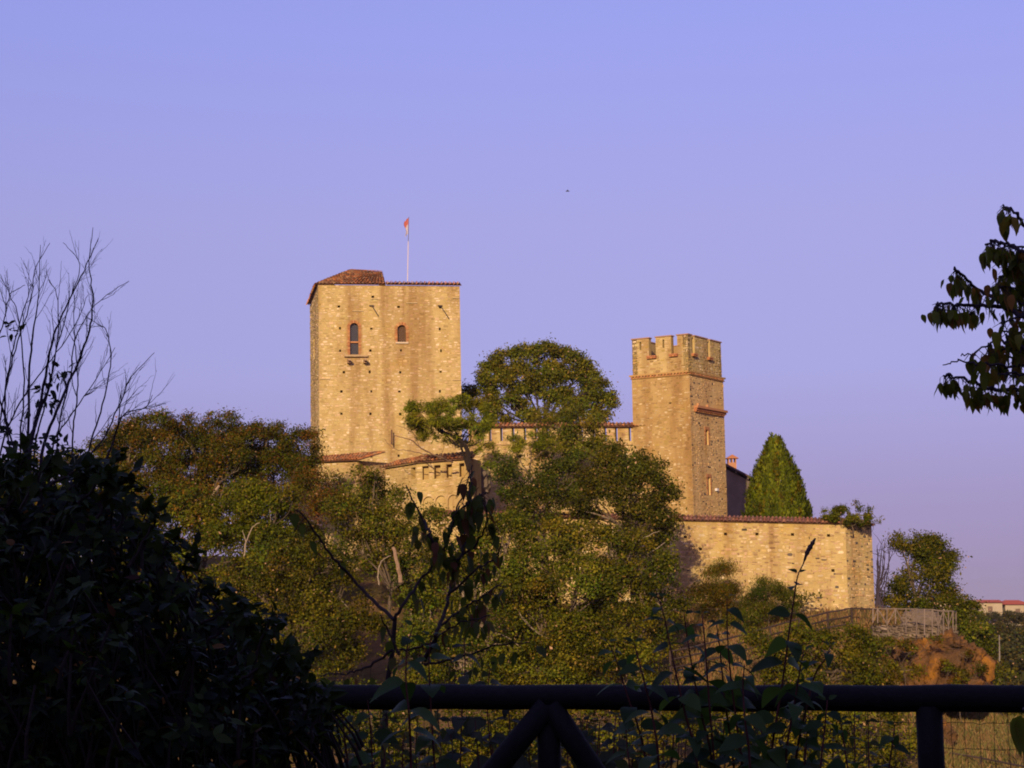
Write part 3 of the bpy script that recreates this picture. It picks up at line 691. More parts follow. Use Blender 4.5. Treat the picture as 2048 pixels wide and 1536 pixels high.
# ------------------------------------------------------------------ foliage helpers
def unit(a): return a / (np.linalg.norm(a, axis=-1, keepdims=True) + 1e-9)
def leaf_mesh(C, Nn, T, size, aspect, col):
    W_ = unit(np.cross(Nn, T)) * (size * aspect / 2)[:, None]; L_ = T * (size / 2)[:, None]; fold = Nn * (size * .10)[:, None]
    n = len(C); V = np.empty((n, 4, 3)); V[:, 0] = C - L_; V[:, 1] = C + W_ + fold; V[:, 2] = C + L_; V[:, 3] = C - W_ + fold
    return V.reshape(-1, 3), np.arange(n * 4).reshape(n, 4), np.repeat(col, 4, 0)
def crown_leaves(lobes, rng, dens=.42, size=.15, aspect=.55, clump=.45, pal=None, per=26, droop=0., shell=.5, gap=.08, twig=None, nsub=11, warm=True):
    """lobes: (centre, rx, ry, rz) in metres. leaves gather in clumps through the outer volume of every lobe"""
    C, Nn, col, tips = [], [], [], []
    pal = np.array(pal) * (np.array([.82, .80, .45]) if warm else 1) * rng.uniform(.86, 1.12) * np.array([rng.uniform(.92, 1.12), 1, 1])
    for ci, (c, rx, ry, rz) in enumerate(lobes):
        area = math.pi * rx * rz; rad3 = np.array([rx, ry, rz]); rm = (rx * ry * rz) ** (1 / 3)
        nl = int(area * dens / (size * size * aspect) * 19); nc = max(8, nl // per)
        ns = max(4, int(nsub * min(1.6, rm / 1.6)))
        sd_ = unit(rng.normal(size=(ns, 3)) + np.array([0, -.15, .25])); sr = rng.uniform(.50, .86, ns)
        s_c = V3(c) + sd_ * sr[:, None] * rad3; s_r = rng.uniform(.27, .46, ns) * np.minimum(1.0, 1.15 - .3 * sr)
        which = rng.choice(ns, nc, p=s_r ** 2 / np.sum(s_r ** 2))
        d0 = unit(rng.normal(size=(nc, 3)) + sd_[which] * .75 + np.array([0, 0, .2]))
        r = 1 - shell * rng.random(nc) ** 1.5
        keep_ = rng.random(nc) > gap
        which, d0, r = which[keep_], d0[keep_], r[keep_]
        p = s_c[which] + d0 * (r * s_r[which])[:, None] * (rad3 * .6 + rm * .4); d = unit(d0 + sd_[which] * .5)
        tint = (rng.uniform(.62, 1.28, (ns, 1)) * np.array([1, 1, 1]) * (1 + rng.normal(0, .08, (ns, 1)) * np.array([1, -.3, -.5])))[which]
        ins_ = np.zeros(len(p), bool)
        for cj, (c2, ax_, ay_, az_) in enumerate(lobes):
            if cj != ci: ins_ |= np.sum(((p - V3(c2)) / np.array([ax_, ay_, az_])) ** 2, 1) < .2
        p, d = p[~ins_], d[~ins_]; tips.append((ci, p))
        n = len(p)
        base = pal[rng.integers(len(pal), size=n)] * rng.uniform(.72, 1.28, (n, 1)) * tint[~ins_]
        off = rng.normal(0, 1, (n, per, 3)) * clump * np.array([.62, .62, .42]) * rng.uniform(.6, 1.3, (n, 1, 1))
        C.append((p[:, None] + off).reshape(-1, 3)); Nn.append(np.repeat(d, per, 0)); col.append(np.repeat(base, per, 0))
    C, Nn, col = np.concatenate(C), np.concatenate(Nn), np.concatenate(col)
    n = len(C)
    nrm = unit(Nn * .55 + rng.normal(0, .65, (n, 3)) + np.array([0, 0, .25]))
    T = unit(np.cross(nrm, rng.normal(size=(n, 3)))); 
    if droop: T = unit(T + np.array([0, 0, -droop]))
    col = col * rng.uniform(.75, 1.28, (n, 1)); odd = rng.random(n) < .03; dry = rng.random(n) < .008
    col[dry] = np.array([.42, .24, .13]) * rng.uniform(.6, 1.2, (dry.sum(), 1))
    col[odd] = np.array([.22, .13, .03]) * rng.uniform(.6, 1.3, (odd.sum(), 1))
    return (*leaf_mesh(C, nrm, T, size * rng.uniform(.55, 1.3, n) * np.where(rng.random(n) < .12, 1.5, 1), aspect, col), tips)
GR_OLIVE = [(.115, .115, .012), (.095, .105, .010), (.14, .125, .014), (.075, .09, .010), (.16, .135, .018), (.06, .07, .010)]
GR_DARK = [(.075, .082, .012), (.085, .088, .014), (.10, .098, .016), (.06, .07, .010), (.115, .105, .018)]
GR_RUST = [(.09, .08, .009), (.11, .085, .010), (.15, .07, .012), (.085, .085, .010), (.075, .078, .010), (.17, .075, .014), (.10, .095, .010), (.065, .07, .009)]
GR_YELLOW = [(.10, .10, .007), (.125, .11, .008), (.08, .088, .007), (.14, .12, .010)]
GR_DOME = [(.14, .145, .022), (.12, .135, .02), (.16, .15, .024), (.10, .118, .018), (.18, .155, .03)]
GR_PINE = [(.11, .125, .006), (.13, .142, .007), (.09, .105, .006), (.15, .155, .009)]
GR_CYP = [(.115, .125, .007), (.09, .108, .006), (.135, .14, .008), (.065, .08, .006)]
GR_FAR = [(.06, .062, .03), (.07, .06, .03), (.055, .06, .028), (.085, .065, .03)]
BARK = (.11, .075, .05); PALE = (.30, .22, .15)
def tree(name, label, lobes, Y, pal, rng, cat='tree', group=None, trunk=True, tc=BARK, base=None, tr=.16, twigs=5, ry=.85, sub='trunk', limb=None, **kw):
    L = []
    for q in lobes:
        px, py, rx, rz = q[:4]; yy = q[4] if len(q) > 4 else Y + rng.uniform(-.6, .6)
        k = yy / FPX; L.append((W(px, py, yy), rx * k, rx * k * ry, rz * k))
    cx = float(np.mean([l_[0].x for l_ in L])); cy = float(np.mean([l_[0].y for l_ in L])) + .2
    if base: b3 = W(base[0], base[1], Y); bx, by, bz_ = b3.x, b3.y, b3.z
    else: bx, by = cx, cy; bz_ = float(ground_h(bx, by))
    bz_ = min(bz_, min(l_[0].z - l_[3] * .3 for l_ in L))
    t = thing(name, (bx, by, bz_ - .1), label, cat, group or {'holm_oak': 'dark oaks around the castle walls', 'broom_shrub': 'shrubs at the foot of the retaining wall', 'scrub': 'scrub on the rock'}.get(name))
    V, F, col, tips = crown_leaves(L, rng, pal=pal, **kw)
    link('crown', newmesh('crown', V - org(t), F, [M['leaf']], col), t)
    if trunk:
        mb = MB(); c = np.mean([V3(l_[0]) for l_ in L], 0); b0 = np.array([bx, by, bz_ - .1])
        fork = b0 + (c - b0) * .5 + rng.normal(0, .2, 3) * [1, 1, 0]
        mb.tube(subtube([b0, (b0 + fork) / 2 + rng.normal(0, .12, 3), fork], 4), np.linspace(tr, tr * .7, 9), 7, tc)
        for (ci, p), l_ in zip(tips, L):
            lc = V3(l_[0]); mid = (fork + lc) / 2 + rng.normal(0, .25, 3)
            mb.tube(subtube([fork, mid, lc], 4, .03, rng), np.linspace(tr * .55, tr * .22, 9), 5, tc)
            for k in rng.permutation(len(p))[:twigs]:
                s_ = mid + (lc - mid) * rng.uniform(.2, 1)
                mb.tube(subtube([s_, (s_ + p[k]) / 2 + rng.normal(0, .18, 3), p[k]], 3, .02, rng), np.linspace(tr * .2, tr * .05, 7), 4, PALE if rng.random() < .3 else tc, False)
        if limb:
            for pts, r0, r1, c_ in limb:
                P_ = subtube([W(*q) for q in pts], 4, .02, rng); mb.tube(P_, np.linspace(r0, r1, len(P_)), 6, c_)
        mb.build(sub, M['bark'], t)
    return t

# ------------------------------------------------------------------ trees of the castle hill
rng = np.random.default_rng(101)
tree('walnut_tree', 'broad domed tree with airy crown rising behind the curtain wall', [(965, 778, 26, 28), (985, 750, 30, 28), (1015, 730, 34, 26), (1050, 716, 36, 24), (1090, 711, 40, 24), (1130, 723, 36, 26), (1165, 748, 32, 28), (1190, 778, 28, 28), (1212, 812, 22, 26), (1005, 772, 36, 28), (1048, 752, 44, 30), (1096, 748, 44, 30), (1142, 768, 38, 30), (980, 812, 24, 26), (1030, 808, 28, 18), (1165, 808, 30, 20), (1100, 790, 26, 20), (1200, 838, 24, 18), (1000, 838, 26, 16), (1060, 832, 24, 16), (1070, 785, 34, 20), (1130, 800, 30, 18), (1010, 805, 30, 18), (1120, 838, 40, 16), (1185, 800, 24, 20)], 137, GR_DOME, rng, base=(1085, 930), tr=.17, twigs=3, dens=.72, size=.17, gap=.0, clump=.42, nsub=16, tc=(.05, .036, .028))
tree('evergreen_tree', 'dark tree peeping out beside the right flank of the keep', [(934, 785, 18, 26), (945, 800, 20, 22)], 141, [(.02, .025, .015), (.03, .032, .02)], rng, tr=.14, dens=.35)
tree('stone_pine', 'flat-topped green pine with leaning trunk growing by the keep', [(834, 824, 28, 30, 116.6), (858, 842, 46, 32, 116.4), (902, 832, 52, 32, 117), (938, 822, 38, 34, 117.5), (958, 842, 26, 38, 117.6), (885, 858, 62, 26, 116.6), (940, 868, 42, 30, 117), (965, 880, 22, 20, 117)], 117, GR_PINE, rng, base=(938, 940), tr=.10, size=.26, aspect=.16, clump=.26, per=44, dens=.42, warm=False, ry=1.0, gap=.0, tc=(.020, .013, .009), twigs=3, nsub=14,
     limb=[([(938, 940, 117), (935, 905, 117), (922, 882, 117), (895, 868, 116.8), (868, 852, 116.6)], .2, .07, (.022, .014, .010)), ([(940, 910, 117), (965, 892, 117.2), (985, 880, 117.2)], .07, .02, (.022, .014, .010)), ([(905, 925, 117), (885, 917, 116.4), (858, 905, 116), (838, 893, 115.8), (822, 880, 115.6), (800, 874, 115.5), (786, 871, 115.5)], .06, .02, (.17, .10, .06)), ([(875, 912, 116.4), (845, 907, 116), (815, 901, 115.8), (785, 896, 115.7), (768, 876, 115.7)], .035, .012, (.17, .10, .06)), ([(838, 893, 115.8), (828, 868, 115.7), (806, 855, 115.6), (792, 850, 115.6)], .025, .01, (.17, .10, .06)), ([(880, 915, 116.4), (888, 893, 116.4), (884, 868, 116.4)], .02, .008, (.12, .08, .05))])
tree('pine_sprig', 'small fresh green pine sprouting in front of the curtain wall', [(1058, 884, 40, 16), (1030, 900, 36, 20), (1000, 920, 34, 20), (1105, 890, 30, 16)], 117.5, GR_PINE, rng, size=.24, aspect=.18, clump=.3, per=36, dens=.3, tr=.09, warm=False, base=(1050, 1000))
tree('holm_oak', 'grey green oak reaching above the curtain wall roof', [(1110, 850, 66, 36), (1160, 870, 50, 40), (1130, 905, 66, 42), (1215, 890, 30, 22)], 120, GR_DOME, rng, tr=.2, dens=.36, base=(1130, 1010))
tree('holm_oak', 'dark oak below the curtain wall, beside the bastion', [(1055, 955, 60, 46), (1100, 975, 66, 55), (1020, 1000, 40, 34), (1080, 1020, 80, 36), (1150, 960, 52, 55)], 112.5, GR_DARK, rng, tr=.2, dens=.42, base=(1080, 1110))
tree('holm_oak', 'dense dark oak against the slender tower, shading the retaining wall', [(1245, 920, 52, 36), (1290, 945, 50, 40), (1215, 960, 55, 50), (1265, 990, 85, 50), (1325, 990, 34, 40), (1200, 1020, 60, 50), (1285, 1040, 66, 45), (1325, 1075, 34, 50)], 102.0, GR_DARK, rng, tr=.26, dens=.44, base=(1270, 1190), twigs=7, limb=[([(1235, 1130, 99.6), (1290, 1110, 99.4), (1330, 1085, 99.8)], .05, .015, PALE), ([(1250, 1100, 99.6), (1290, 1075, 99.5), (1320, 1062, 99.8)], .04, .012, PALE)])
# feathery trees left of the keep
for k, (lab, lb) in enumerate((('tallest feathery tree, beside the bare twigs', [(270, 862, 44, 34), (310, 850, 40, 30), (255, 900, 50, 40), (320, 900, 60, 50), (240, 940, 40, 40), (290, 940, 60, 46), (220, 900, 40, 40), (270, 990, 60, 40), (340, 980, 60, 46)]),
                               ('rust tinted feathery tree with a pale curved trunk', [(375, 858, 36, 30), (435, 862, 45, 36), (400, 905, 60, 46), (380, 950, 60, 46), (450, 920, 50, 40), (470, 880, 40, 36), (440, 960, 56, 40), (360, 1000, 50, 40)]),
                               ('rust tinted feathery tree touching the foot of the keep', [(535, 885, 55, 36), (575, 868, 36, 30), (600, 905, 40, 46), (545, 940, 62, 50), (600, 960, 46, 46), (500, 935, 50, 46), (490, 975, 60, 40)]))):
    tree('locust_tree', lab, lb, 111 + k * 1.5, GR_RUST, rng, tr=.16, dens=.55, size=.16, aspect=.36, clump=.42, per=30, gap=.04, twigs=6, nsub=16, group='feathery trees beside the keep', limb=[([(388, 1065, 109), (396, 1040, 109), (408, 1015, 109), (438, 972, 110)], .11, .07, (.36, .24, .14))] if k == 1 else None)
tree('thicket', 'shadowy thicket under the feathery trees, behind the dark shrub', [(250, 990, 60, 50), (330, 1020, 70, 56), (280, 1070, 90, 60), (380, 1060, 60, 50), (400, 1120, 80, 60), (330, 1140, 90, 60), (430, 1190, 80, 60), (560, 1060, 60, 60), (440, 1040, 60, 46), (400, 1010, 50, 40), (500, 1000, 50, 40), (600, 1090, 60, 50), (520, 1110, 60, 50), (60, 1060, 110, 70), (200, 1100, 100, 70), (-80, 1000, 120, 80), (-240, 1050, 130, 90), (-100, 1150, 130, 80), (120, 1190, 130, 70), (300, 1240, 110, 70), (150, 960, 90, 50), (60, 960, 90, 50)], 107, GR_OLIVE + GR_RUST[:3], rng, cat='thicket', tr=.12, dens=.5, base=(330, 1230))
tree('ash_tree', 'yellow green young tree below the rust tinted trees', [(500, 1005, 62, 40), (545, 1040, 60, 46), (455, 1050, 46, 50), (510, 1085, 80, 45), (560, 995, 36, 26)], 103, GR_YELLOW, rng, tr=.12, dens=.5, gap=.08, limb=[([(488, 1115, 101), (492, 1085, 101), (505, 1055, 101), (520, 1045, 101)], .05, .015, PALE), ([(492, 1085, 101), (485, 1060, 101)], .03, .01, PALE)])
tree('smoke_bush', 'rusty red shrub below the low tiled building', [(640, 985, 56, 40), (600, 1025, 46, 34), (670, 1015, 40, 34)], 110, GR_RUST + [(.17, .06, .025), (.19, .075, .03)], rng, cat='shrub', tr=.08, dens=.36, size=.14, aspect=.36)
tree('hazel_tree', 'sparse green tree with a pale leaning trunk in front of the bastion', [(722, 968, 40, 34), (760, 1000, 60, 44), (700, 1035, 56, 46), (770, 1060, 70, 50), (825, 1090, 64, 50), (720, 1100, 60, 40), (860, 1060, 40, 40), (850, 1150, 62, 60), (775, 1150, 50, 50)], 106, GR_OLIVE + GR_RUST[:2], rng, tr=.14, dens=.38, gap=.12, twigs=7, limb=[([(801, 1165, 103.5), (795, 1130, 103.5), (786, 1095, 103.7)], .12, .09, (.26, .16, .10)), ([(758, 1170, 103.4), (757, 1140, 103.4), (765, 1120, 103.4), (782, 1112, 103.5)], .04, .02, PALE)])
tree('oak_tree', 'olive green oak behind the dark shrub, lowest on the slope', [(560, 1130, 70, 50), (640, 1110, 56, 46), (500, 1175, 66, 60), (600, 1200, 90, 66), (680, 1190, 60, 60), (520, 1260, 90, 70), (620, 1290, 100, 66), (700, 1280, 70, 60)], 94, GR_OLIVE, rng, tr=.2, dens=.42, base=(600, 1420))
for k, (lab, lb) in enumerate((('wide oak in the middle of the slope, below the bastion', [(960, 1100, 60, 46), (1020, 1075, 60, 46), (930, 1170, 70, 60), (1010, 1160, 80, 66), (900, 1250, 80, 66), (990, 1260, 90, 70), (930, 1330, 110, 60), (820, 1240, 60, 60), (830, 1320, 80, 60)]),
                               ('large oak with pinkish dry tips, below the dark oak', [(1090, 1080, 66, 50), (1160, 1090, 70, 56), (1080, 1160, 76, 66), (1150, 1180, 86, 70), (1070, 1260, 80, 66), (1140, 1280, 90, 66), (1090, 1340, 110, 50)]),
                               ('oak in front of the shaded end of the retaining wall', [(1230, 1110, 66, 50), (1300, 1130, 56, 50), (1235, 1190, 80, 60), (1320, 1200, 66, 50), (1220, 1270, 86, 60), (1290, 1290, 60, 50), (1235, 1340, 90, 46)]))):
    tree('oak_tree', lab, lb, 96 + k * .8, GR_OLIVE, rng, tr=.24, dens=.44, group='oaks on the castle slope', twigs=9, base=((940, 1110, 1240)[k], 1440), tc=(.16, .11, .075))
for k, (lab, lb) in enumerate((('green thicket seen under the rail, beside the dark shrub', [(740, 1430, 90, 70), (660, 1450, 70, 80), (820, 1480, 90, 70)]),
                               ('green thicket seen under the rail, behind the braced post', [(950, 1440, 110, 70), (1060, 1450, 90, 70), (960, 1520, 120, 50)]),
                               ('green thicket seen under the rail, behind the leafy shoots', [(1190, 1440, 100, 70), (1320, 1430, 100, 66), (1240, 1510, 120, 50)]),
                               ('green thicket seen under the rail, next to the upright post', [(1460, 1430, 100, 60), (1590, 1430, 100, 62), (1720, 1440, 90, 60), (1520, 1510, 130, 50), (1680, 1515, 120, 46), (1790, 1470, 60, 60)]))):
    tree('thicket', lab, lb, 84 + k * .5, GR_OLIVE + GR_YELLOW[:2], rng, cat='thicket', tr=.14, dens=.34, group='thickets under the rail', base=((740, 1000, 1250, 1620)[k], 1580))
tree('bush', 'leafy green bush on the bank below the dark wooden fence', [(1545, 1290, 66, 36), (1620, 1280, 60, 32), (1690, 1290, 60, 36), (1740, 1320, 60, 40), (1580, 1335, 90, 44), (1680, 1345, 100, 40), (1800, 1352, 44, 24)], 95, GR_OLIVE + GR_YELLOW[:3], rng, cat='bush', tr=.1, dens=.38, base=(1640, 1400))
tree('broom_shrub', 'brownish feathery shrub standing closest to the shaded part of the retaining wall', [(1440, 1165, 42, 34), (1415, 1200, 50, 36), (1455, 1200, 34, 34)], 107.5, GR_RUST[:4], rng, cat='shrub', tr=.06, dens=.45, size=.16, aspect=.18, clump=.45, droop=-.9, base=(1440, 1245))
tree('broom_shrub', 'green broom shrub in front of the retaining wall', [(1540, 1180, 34, 30), (1555, 1205, 44, 30), (1520, 1215, 36, 28), (1500, 1245, 50, 22)], 107, GR_RUST[3:5] + GR_DARK[:3], rng, cat='shrub', tr=.06, dens=.45, size=.16, aspect=.18, clump=.4, droop=-.9, base=(1535, 1255))
tree('broom_shrub', 'low thin shrub at the foot of the retaining wall', [(1620, 1190, 24, 12), (1600, 1202, 26, 12)], 108, GR_OLIVE, rng, cat='shrub', tr=.04, dens=.2, base=(1610, 1216))
tree('creeper', 'bright green creeper spilling over the coping of the retaining wall', [(1660, 1028, 20, 14), (1683, 1030, 26, 16), (1700, 1038, 20, 12), (1724, 1040, 18, 13), (1738, 1046, 8, 10)], 109.8, GR_OLIVE[:4], rng, cat='creeper', tr=.05, dens=.9, size=.1, clump=.16, nsub=16, base=(1700, 1062))
tree('elder_bush', 'thin twiggy bush sticking up above the creeper', [(1712, 1014, 16, 12), (1732, 1022, 14, 12), (1748, 1040, 10, 12)], 110.6, GR_OLIVE, rng, cat='bush', tr=.04, dens=.07, gap=.3, clump=.22, size=.11, base=(1722, 1060), tc=(.05, .04, .05))
tree('plane_tree', 'rounded green tree beyond the sharp end of the retaining wall', [(1802, 1088, 24, 24), (1832, 1102, 44, 36), (1872, 1114, 44, 32), (1900, 1132, 32, 28), (1850, 1092, 30, 24), (1845, 1150, 58, 40), (1812, 1172, 38, 36), (1858, 1190, 60, 28), (1780, 1206, 30, 20), (1905, 1205, 30, 20), (1820, 1212, 50, 18), (1885, 1218, 46, 18)], 119, GR_OLIVE + GR_YELLOW[:1], rng, tr=.16, dens=.5, gap=.06, base=(1835, 1260))
tree('bush', 'dark bush just past the last post of the rustic fence', [(1935, 1232, 30, 26), (1915, 1255, 26, 30), (1950, 1265, 34, 30), (1930, 1300, 34, 34), (1962, 1310, 30, 40)], 112, GR_OLIVE + GR_DARK[:2], rng, cat='bush', tr=.06, dens=.45, base=(1945, 1370))
t = thing('bare_tree', W(1760, 1230, 115), 'leafless dark tree squeezed behind the end of the retaining wall', 'tree')
mb = MB()
for k in range(9):
    x0 = 1757 + rng.uniform(-4, 8); x1 = 1752 + k * 4 + rng.uniform(-4, 4); y1 = rng.uniform(1072, 1105)
    P_ = subtube([W(x0, 1230, 115), W(x0 + rng.uniform(-4, 4), 1190, 115.2), W((x0 + x1) / 2 + rng.uniform(-5, 5), 1140, 115), W(x1, y1, 115)], 4, .04, rng)
    mb.tube(P_, np.linspace(.13 if k < 3 else .06, .012, len(P_)), 5, (.05, .035, .05))
    for j in range(5):
        i = rng.integers(4, len(P_) - 1); q = P_[i] + rng.normal(0, .35, 3) + [0, 0, .5]; mb.tube([P_[i], (P_[i] + q) / 2 + rng.normal(0, .06, 3), q], [.018, .012, .006], 4, (.05, .035, .05), False)
mb.build('trunk', M['bark'], t)
for lab, lb in (('small scrub rooted below the cracks of the orange rock outcrop', [(1925, 1352, 34, 20), (1950, 1340, 18, 18), (1900, 1330, 16, 12), (1935, 1310, 12, 10)]), ('thin dry scrub hanging on the upper edge of the rock', [(1800, 1288, 34, 13), (1765, 1288, 36, 18), (1740, 1300, 30, 20), (1825, 1300, 14, 10), (1870, 1278, 14, 7)])):
    tree('scrub', lab, lb, 99.3, GR_OLIVE[:3] + GR_RUST[:3], rng, cat='bush', tr=.03, dens=.3, size=.11, clump=.22)
# the conifer
def conifer():
    rng = np.random.default_rng(131); Y = 125.5; k = Y / FPX
    prof = [(0, 2), (.1, 12), (.34, 33), (.65, 51), (.85, 60), (1, 65)]
    b3 = W(1553, 1045, Y); t = thing('conifer', b3, 'bright green cone shaped conifer with twin tip behind the retaining wall', 'tree')
    C, Nn, T, col = [], [], [], []; y0, y1 = 880, 1042
    for i in range(980):
        v = rng.random() ** .62; y = y0 + v * (y1 - y0); az = rng.uniform(0, 2 * math.pi); r = np.interp(v, *zip(*prof)) * rng.uniform(.78, 1.03) * (1 + .04 * math.sin(5 * az + 9 * v) + .03 * math.sin(11 * az - 14 * v))
        cxp = 1549 + 6 * v; c = V3(W(cxp, y, Y)) + np.array([math.cos(az), math.sin(az), 0]) * r * k
        o = np.array([math.cos(az), math.sin(az), .35]); n = 34; base = np.array(GR_CYP[rng.integers(4)]) * rng.uniform(.45, 1.25) * (np.array([1.25, .8, .8]) if rng.random() < .1 else 1)
        tt = rng.random(n); off = np.stack([rng.normal(0, .13, n), rng.normal(0, .13, n), (tt - .5) * 1.0], 1) * (1 - .55 * tt)[:, None] ** [[1, 1, 0]]
        C.append(c + off + o * .12 * tt[:, None]); Nn.append(np.tile(o, (n, 1))); T.append(np.tile([0, 0, 1.0], (n, 1)) + o * .25 + rng.normal(0, .3, (n, 3))); col.append(base * rng.uniform(.75, 1.25, (n, 1)))
    for tip in (1540, 1556):
        n = 160; v = rng.random(n); p = np.array([V3(W(tip + rng.normal(0, 1.5 + 4 * q), 874 + 22 * q, Y)) for q in v])
        C.append(p); Nn.append(unit(rng.normal(size=(n, 3)))); T.append(np.tile([0, 0, 1.0], (n, 1)) + rng.normal(0, .25, (n, 3))); col.append(np.array(GR_CYP[0]) * rng.uniform(.7, 1.3, (n, 1)))
    C, Nn, T, col = map(np.concatenate, (C, Nn, T, col)); n = len(C); T = unit(T); Nn = unit(Nn + rng.normal(0, .4, (n, 3)))
    V, F, c = leaf_mesh(C, Nn, T, .22 * rng.uniform(.7, 1.3, n), .38, col)
    link('crown', newmesh('crown', V - org(t), F, [M['leaf']], c), t)
    mb = MB(); mb.tube([V3(b3) - [0, 0, .5], V3(W(1550, 900, Y))], [.25, .03], 7, BARK); mb.build('trunk', M['bark'], t)
conifer()
# trees and scrub of the far ridge
rng = np.random.default_rng(141)
protos = []
def far_tree(x, y, h, w, label, group, pal, proto=None, tall=1.0):
    z = float(ground_h(x, y)); 
    if proto is None:
        t = thing('far_tree', (x, y, z - .3), label, 'tree', group)
        lobes = [(Vector((x + rng.normal(0, w * .3), y + rng.normal(0, w * .3), z + h * rng.uniform(.4, .85))), w * rng.uniform(.35, .55), w * .45, h * rng.uniform(.16, .3)) for _ in range(7)]
        V, F, c, tips = crown_leaves(lobes, rng, pal=pal, dens=.5, size=.34, aspect=.6, clump=.7, per=18)
        link('crown', newmesh('crown', V - org(t), F, [M['leaf']], c), t)
        mb = MB(); mb.tube([(x, y, z - .4), (x + .2, y, z + h * .5)], [.18, .08], 6, BARK); mb.build('trunk', M['bark'], t); return t
    t = proto.copy(); COL.objects.link(t); t.location = (x, y, z - .3); t.rotation_euler = (0, 0, rng.uniform(0, 6)); s = h / proto['hh']; t.scale = (s * w / (proto['ww'] * s), s * w / (proto['ww'] * s), s)
    t['label'] = label; t['group'] = group
    for ch_ in proto.children:
        c2 = ch_.copy(); COL.objects.link(c2); c2.parent = t
    return t
LG = 'small tree in the scrub that covers the far slope below the village'
for k in range(4):
    Y_ = 180 + k * 40; p = far_tree(.262 * Y_ + k * 3, Y_, 5.5, 5.0, LG, 'trees on the far slope', [GR_FAR, GR_OLIVE, GR_FAR, GR_RUST][k]); p['hh'] = 5.5; p['ww'] = 5.0; protos.append(p)
for k in range(75):
    Y_ = rng.uniform(125, 385); px = rng.uniform(1885, 2130); x = (px - 1024) / FPX * Y_
    if Y_ < 150 and px < 1950: continue
    h = rng.uniform(3.5, 6.5) * (1 if Y_ < 330 else .8)
    if px > 1940 and 1192 - (float(ground_h(x, Y_)) + h * 1.08 - 1.6) / Y_ * FPX < 1240: continue
    far_tree(x, Y_, h, h * rng.uniform(.8, 1.2), LG, 'trees on the far slope', None, protos[rng.integers(4)])
for (px, lab) in ((1973, 'dark round tree in front of the longest village house'), (2004, 'dark round tree between two village houses'), (2034, 'dark round tree before the hip roofed village house')):
    t = far_tree((px - 1024) / FPX * 395, 395, 2.9, 3.4, lab, 'round trees by the village houses', None, protos[0])
for k in range(9):
    Y_ = rng.uniform(125, 150); px = (1915, 1935, 1930, 1950, 1975, 2000, 2030, 2060, 1990)[k]
    far_tree((px - 1024) / FPX * Y_, Y_, 5 if px < 1950 else 3.4, 5, LG, 'trees on the far slope', None, protos[rng.integers(1, 4)])

# ------------------------------------------------------------------ village on the far ridge
def village(px0, px1, pyt, pye, pyb, Y, label, hip, depth=9):
    a, b_ = W(px0, pyb, Y), W(px1, pyb, Y); zt = W(px0, pye, Y).z; zr = W(px0, pyt, Y).z
    t = thing('village_house', a, label, 'house', 'village houses on the far ridge')
    fr = Frame(a, unit(V3(b_) - V3(a)), (0, -1, 0)); w = np.linalg.norm(V3(b_) - V3(a)); h = zt - a.z; hr = zr - a.z
    wins = [(w * f - .5, w * f + .5, h * .45, h * .45 + 1.2, .15) for f in ((.2, .5, .8) if w > 6 else (.5,))]
    mb = MB(); holes_face(mb, fr, 0, w, -3, h, wins); mb.add([fr.P(w, -3), fr.P(w, -3, -depth), fr.P(w, h, -depth), fr.P(w, h), fr.P(0, -3), fr.P(0, -3, -depth), fr.P(0, h, -depth), fr.P(0, h)], [(0, 1, 2, 3), (7, 6, 5, 4)]); mb.build('wall', M['cream_plaster'], t)
    for q in wins:
        mb = MB(); fr.box(mb, q[0] + .02, q[1] - .02, q[2] + .02, q[3] - .02, -.13, -.09, (.16, .10, .07)); mb.build('window', M['wood_far'], t)
    o_ = .5; mb = MB(); ix = w * .32 if hip else 0
    V = [fr.P(-o_, h, o_), fr.P(w + o_, h, o_), fr.P(w + o_, h, -depth - o_), fr.P(-o_, h, -depth - o_), fr.P(-o_ + ix, hr, -depth / 2), fr.P(w + o_ - ix, hr, -depth / 2)]
    mb.add(V, [(0, 1, 5, 4), (1, 2, 5), (2, 3, 4, 5), (3, 0, 4), (3, 2, 1, 0)], (.42, .10, .06)); mb.build('roof', M['tile'], t)
village(1957, 2006, 1199.5, 1205, 1240, 400, 'cream village house with a low red roof, the longest one', False)
village(2012, 2062, 1200, 1209, 1245, 405, 'cream village house with a hipped red roof', True)
village(1880, 1922, 1196, 1201, 1230, 410, 'red roofed village house peeping over the rounded tree', False)
for (px, y0, y1, Y, lab) in ((1948.5, 1252, 1197, 390, 'utility pole beside the longest village house'), (1998, 1298, 1270, 200, 'pale bare pole standing in the scrub on the far slope')):
    a, b_ = W(px, y0, Y), W(px + .5, y1, Y); mb = MB(); mb.tube([V3(a) - [0, 0, 1.5], V3(b_)], [.16, .12] if Y > 300 else [.09, .05], 6, (.22, .18, .15)); 
    if Y > 300: mb.tube([V3(b_) + [-.7, 0, -.5], V3(b_) + [.7, 0, -.5]], .06, 5, (.3, .25, .22))
    o = mb.build('utility_pole' if Y > 300 else 'bare_pole', M['wood_far']); tag(o, lab, 'pole')

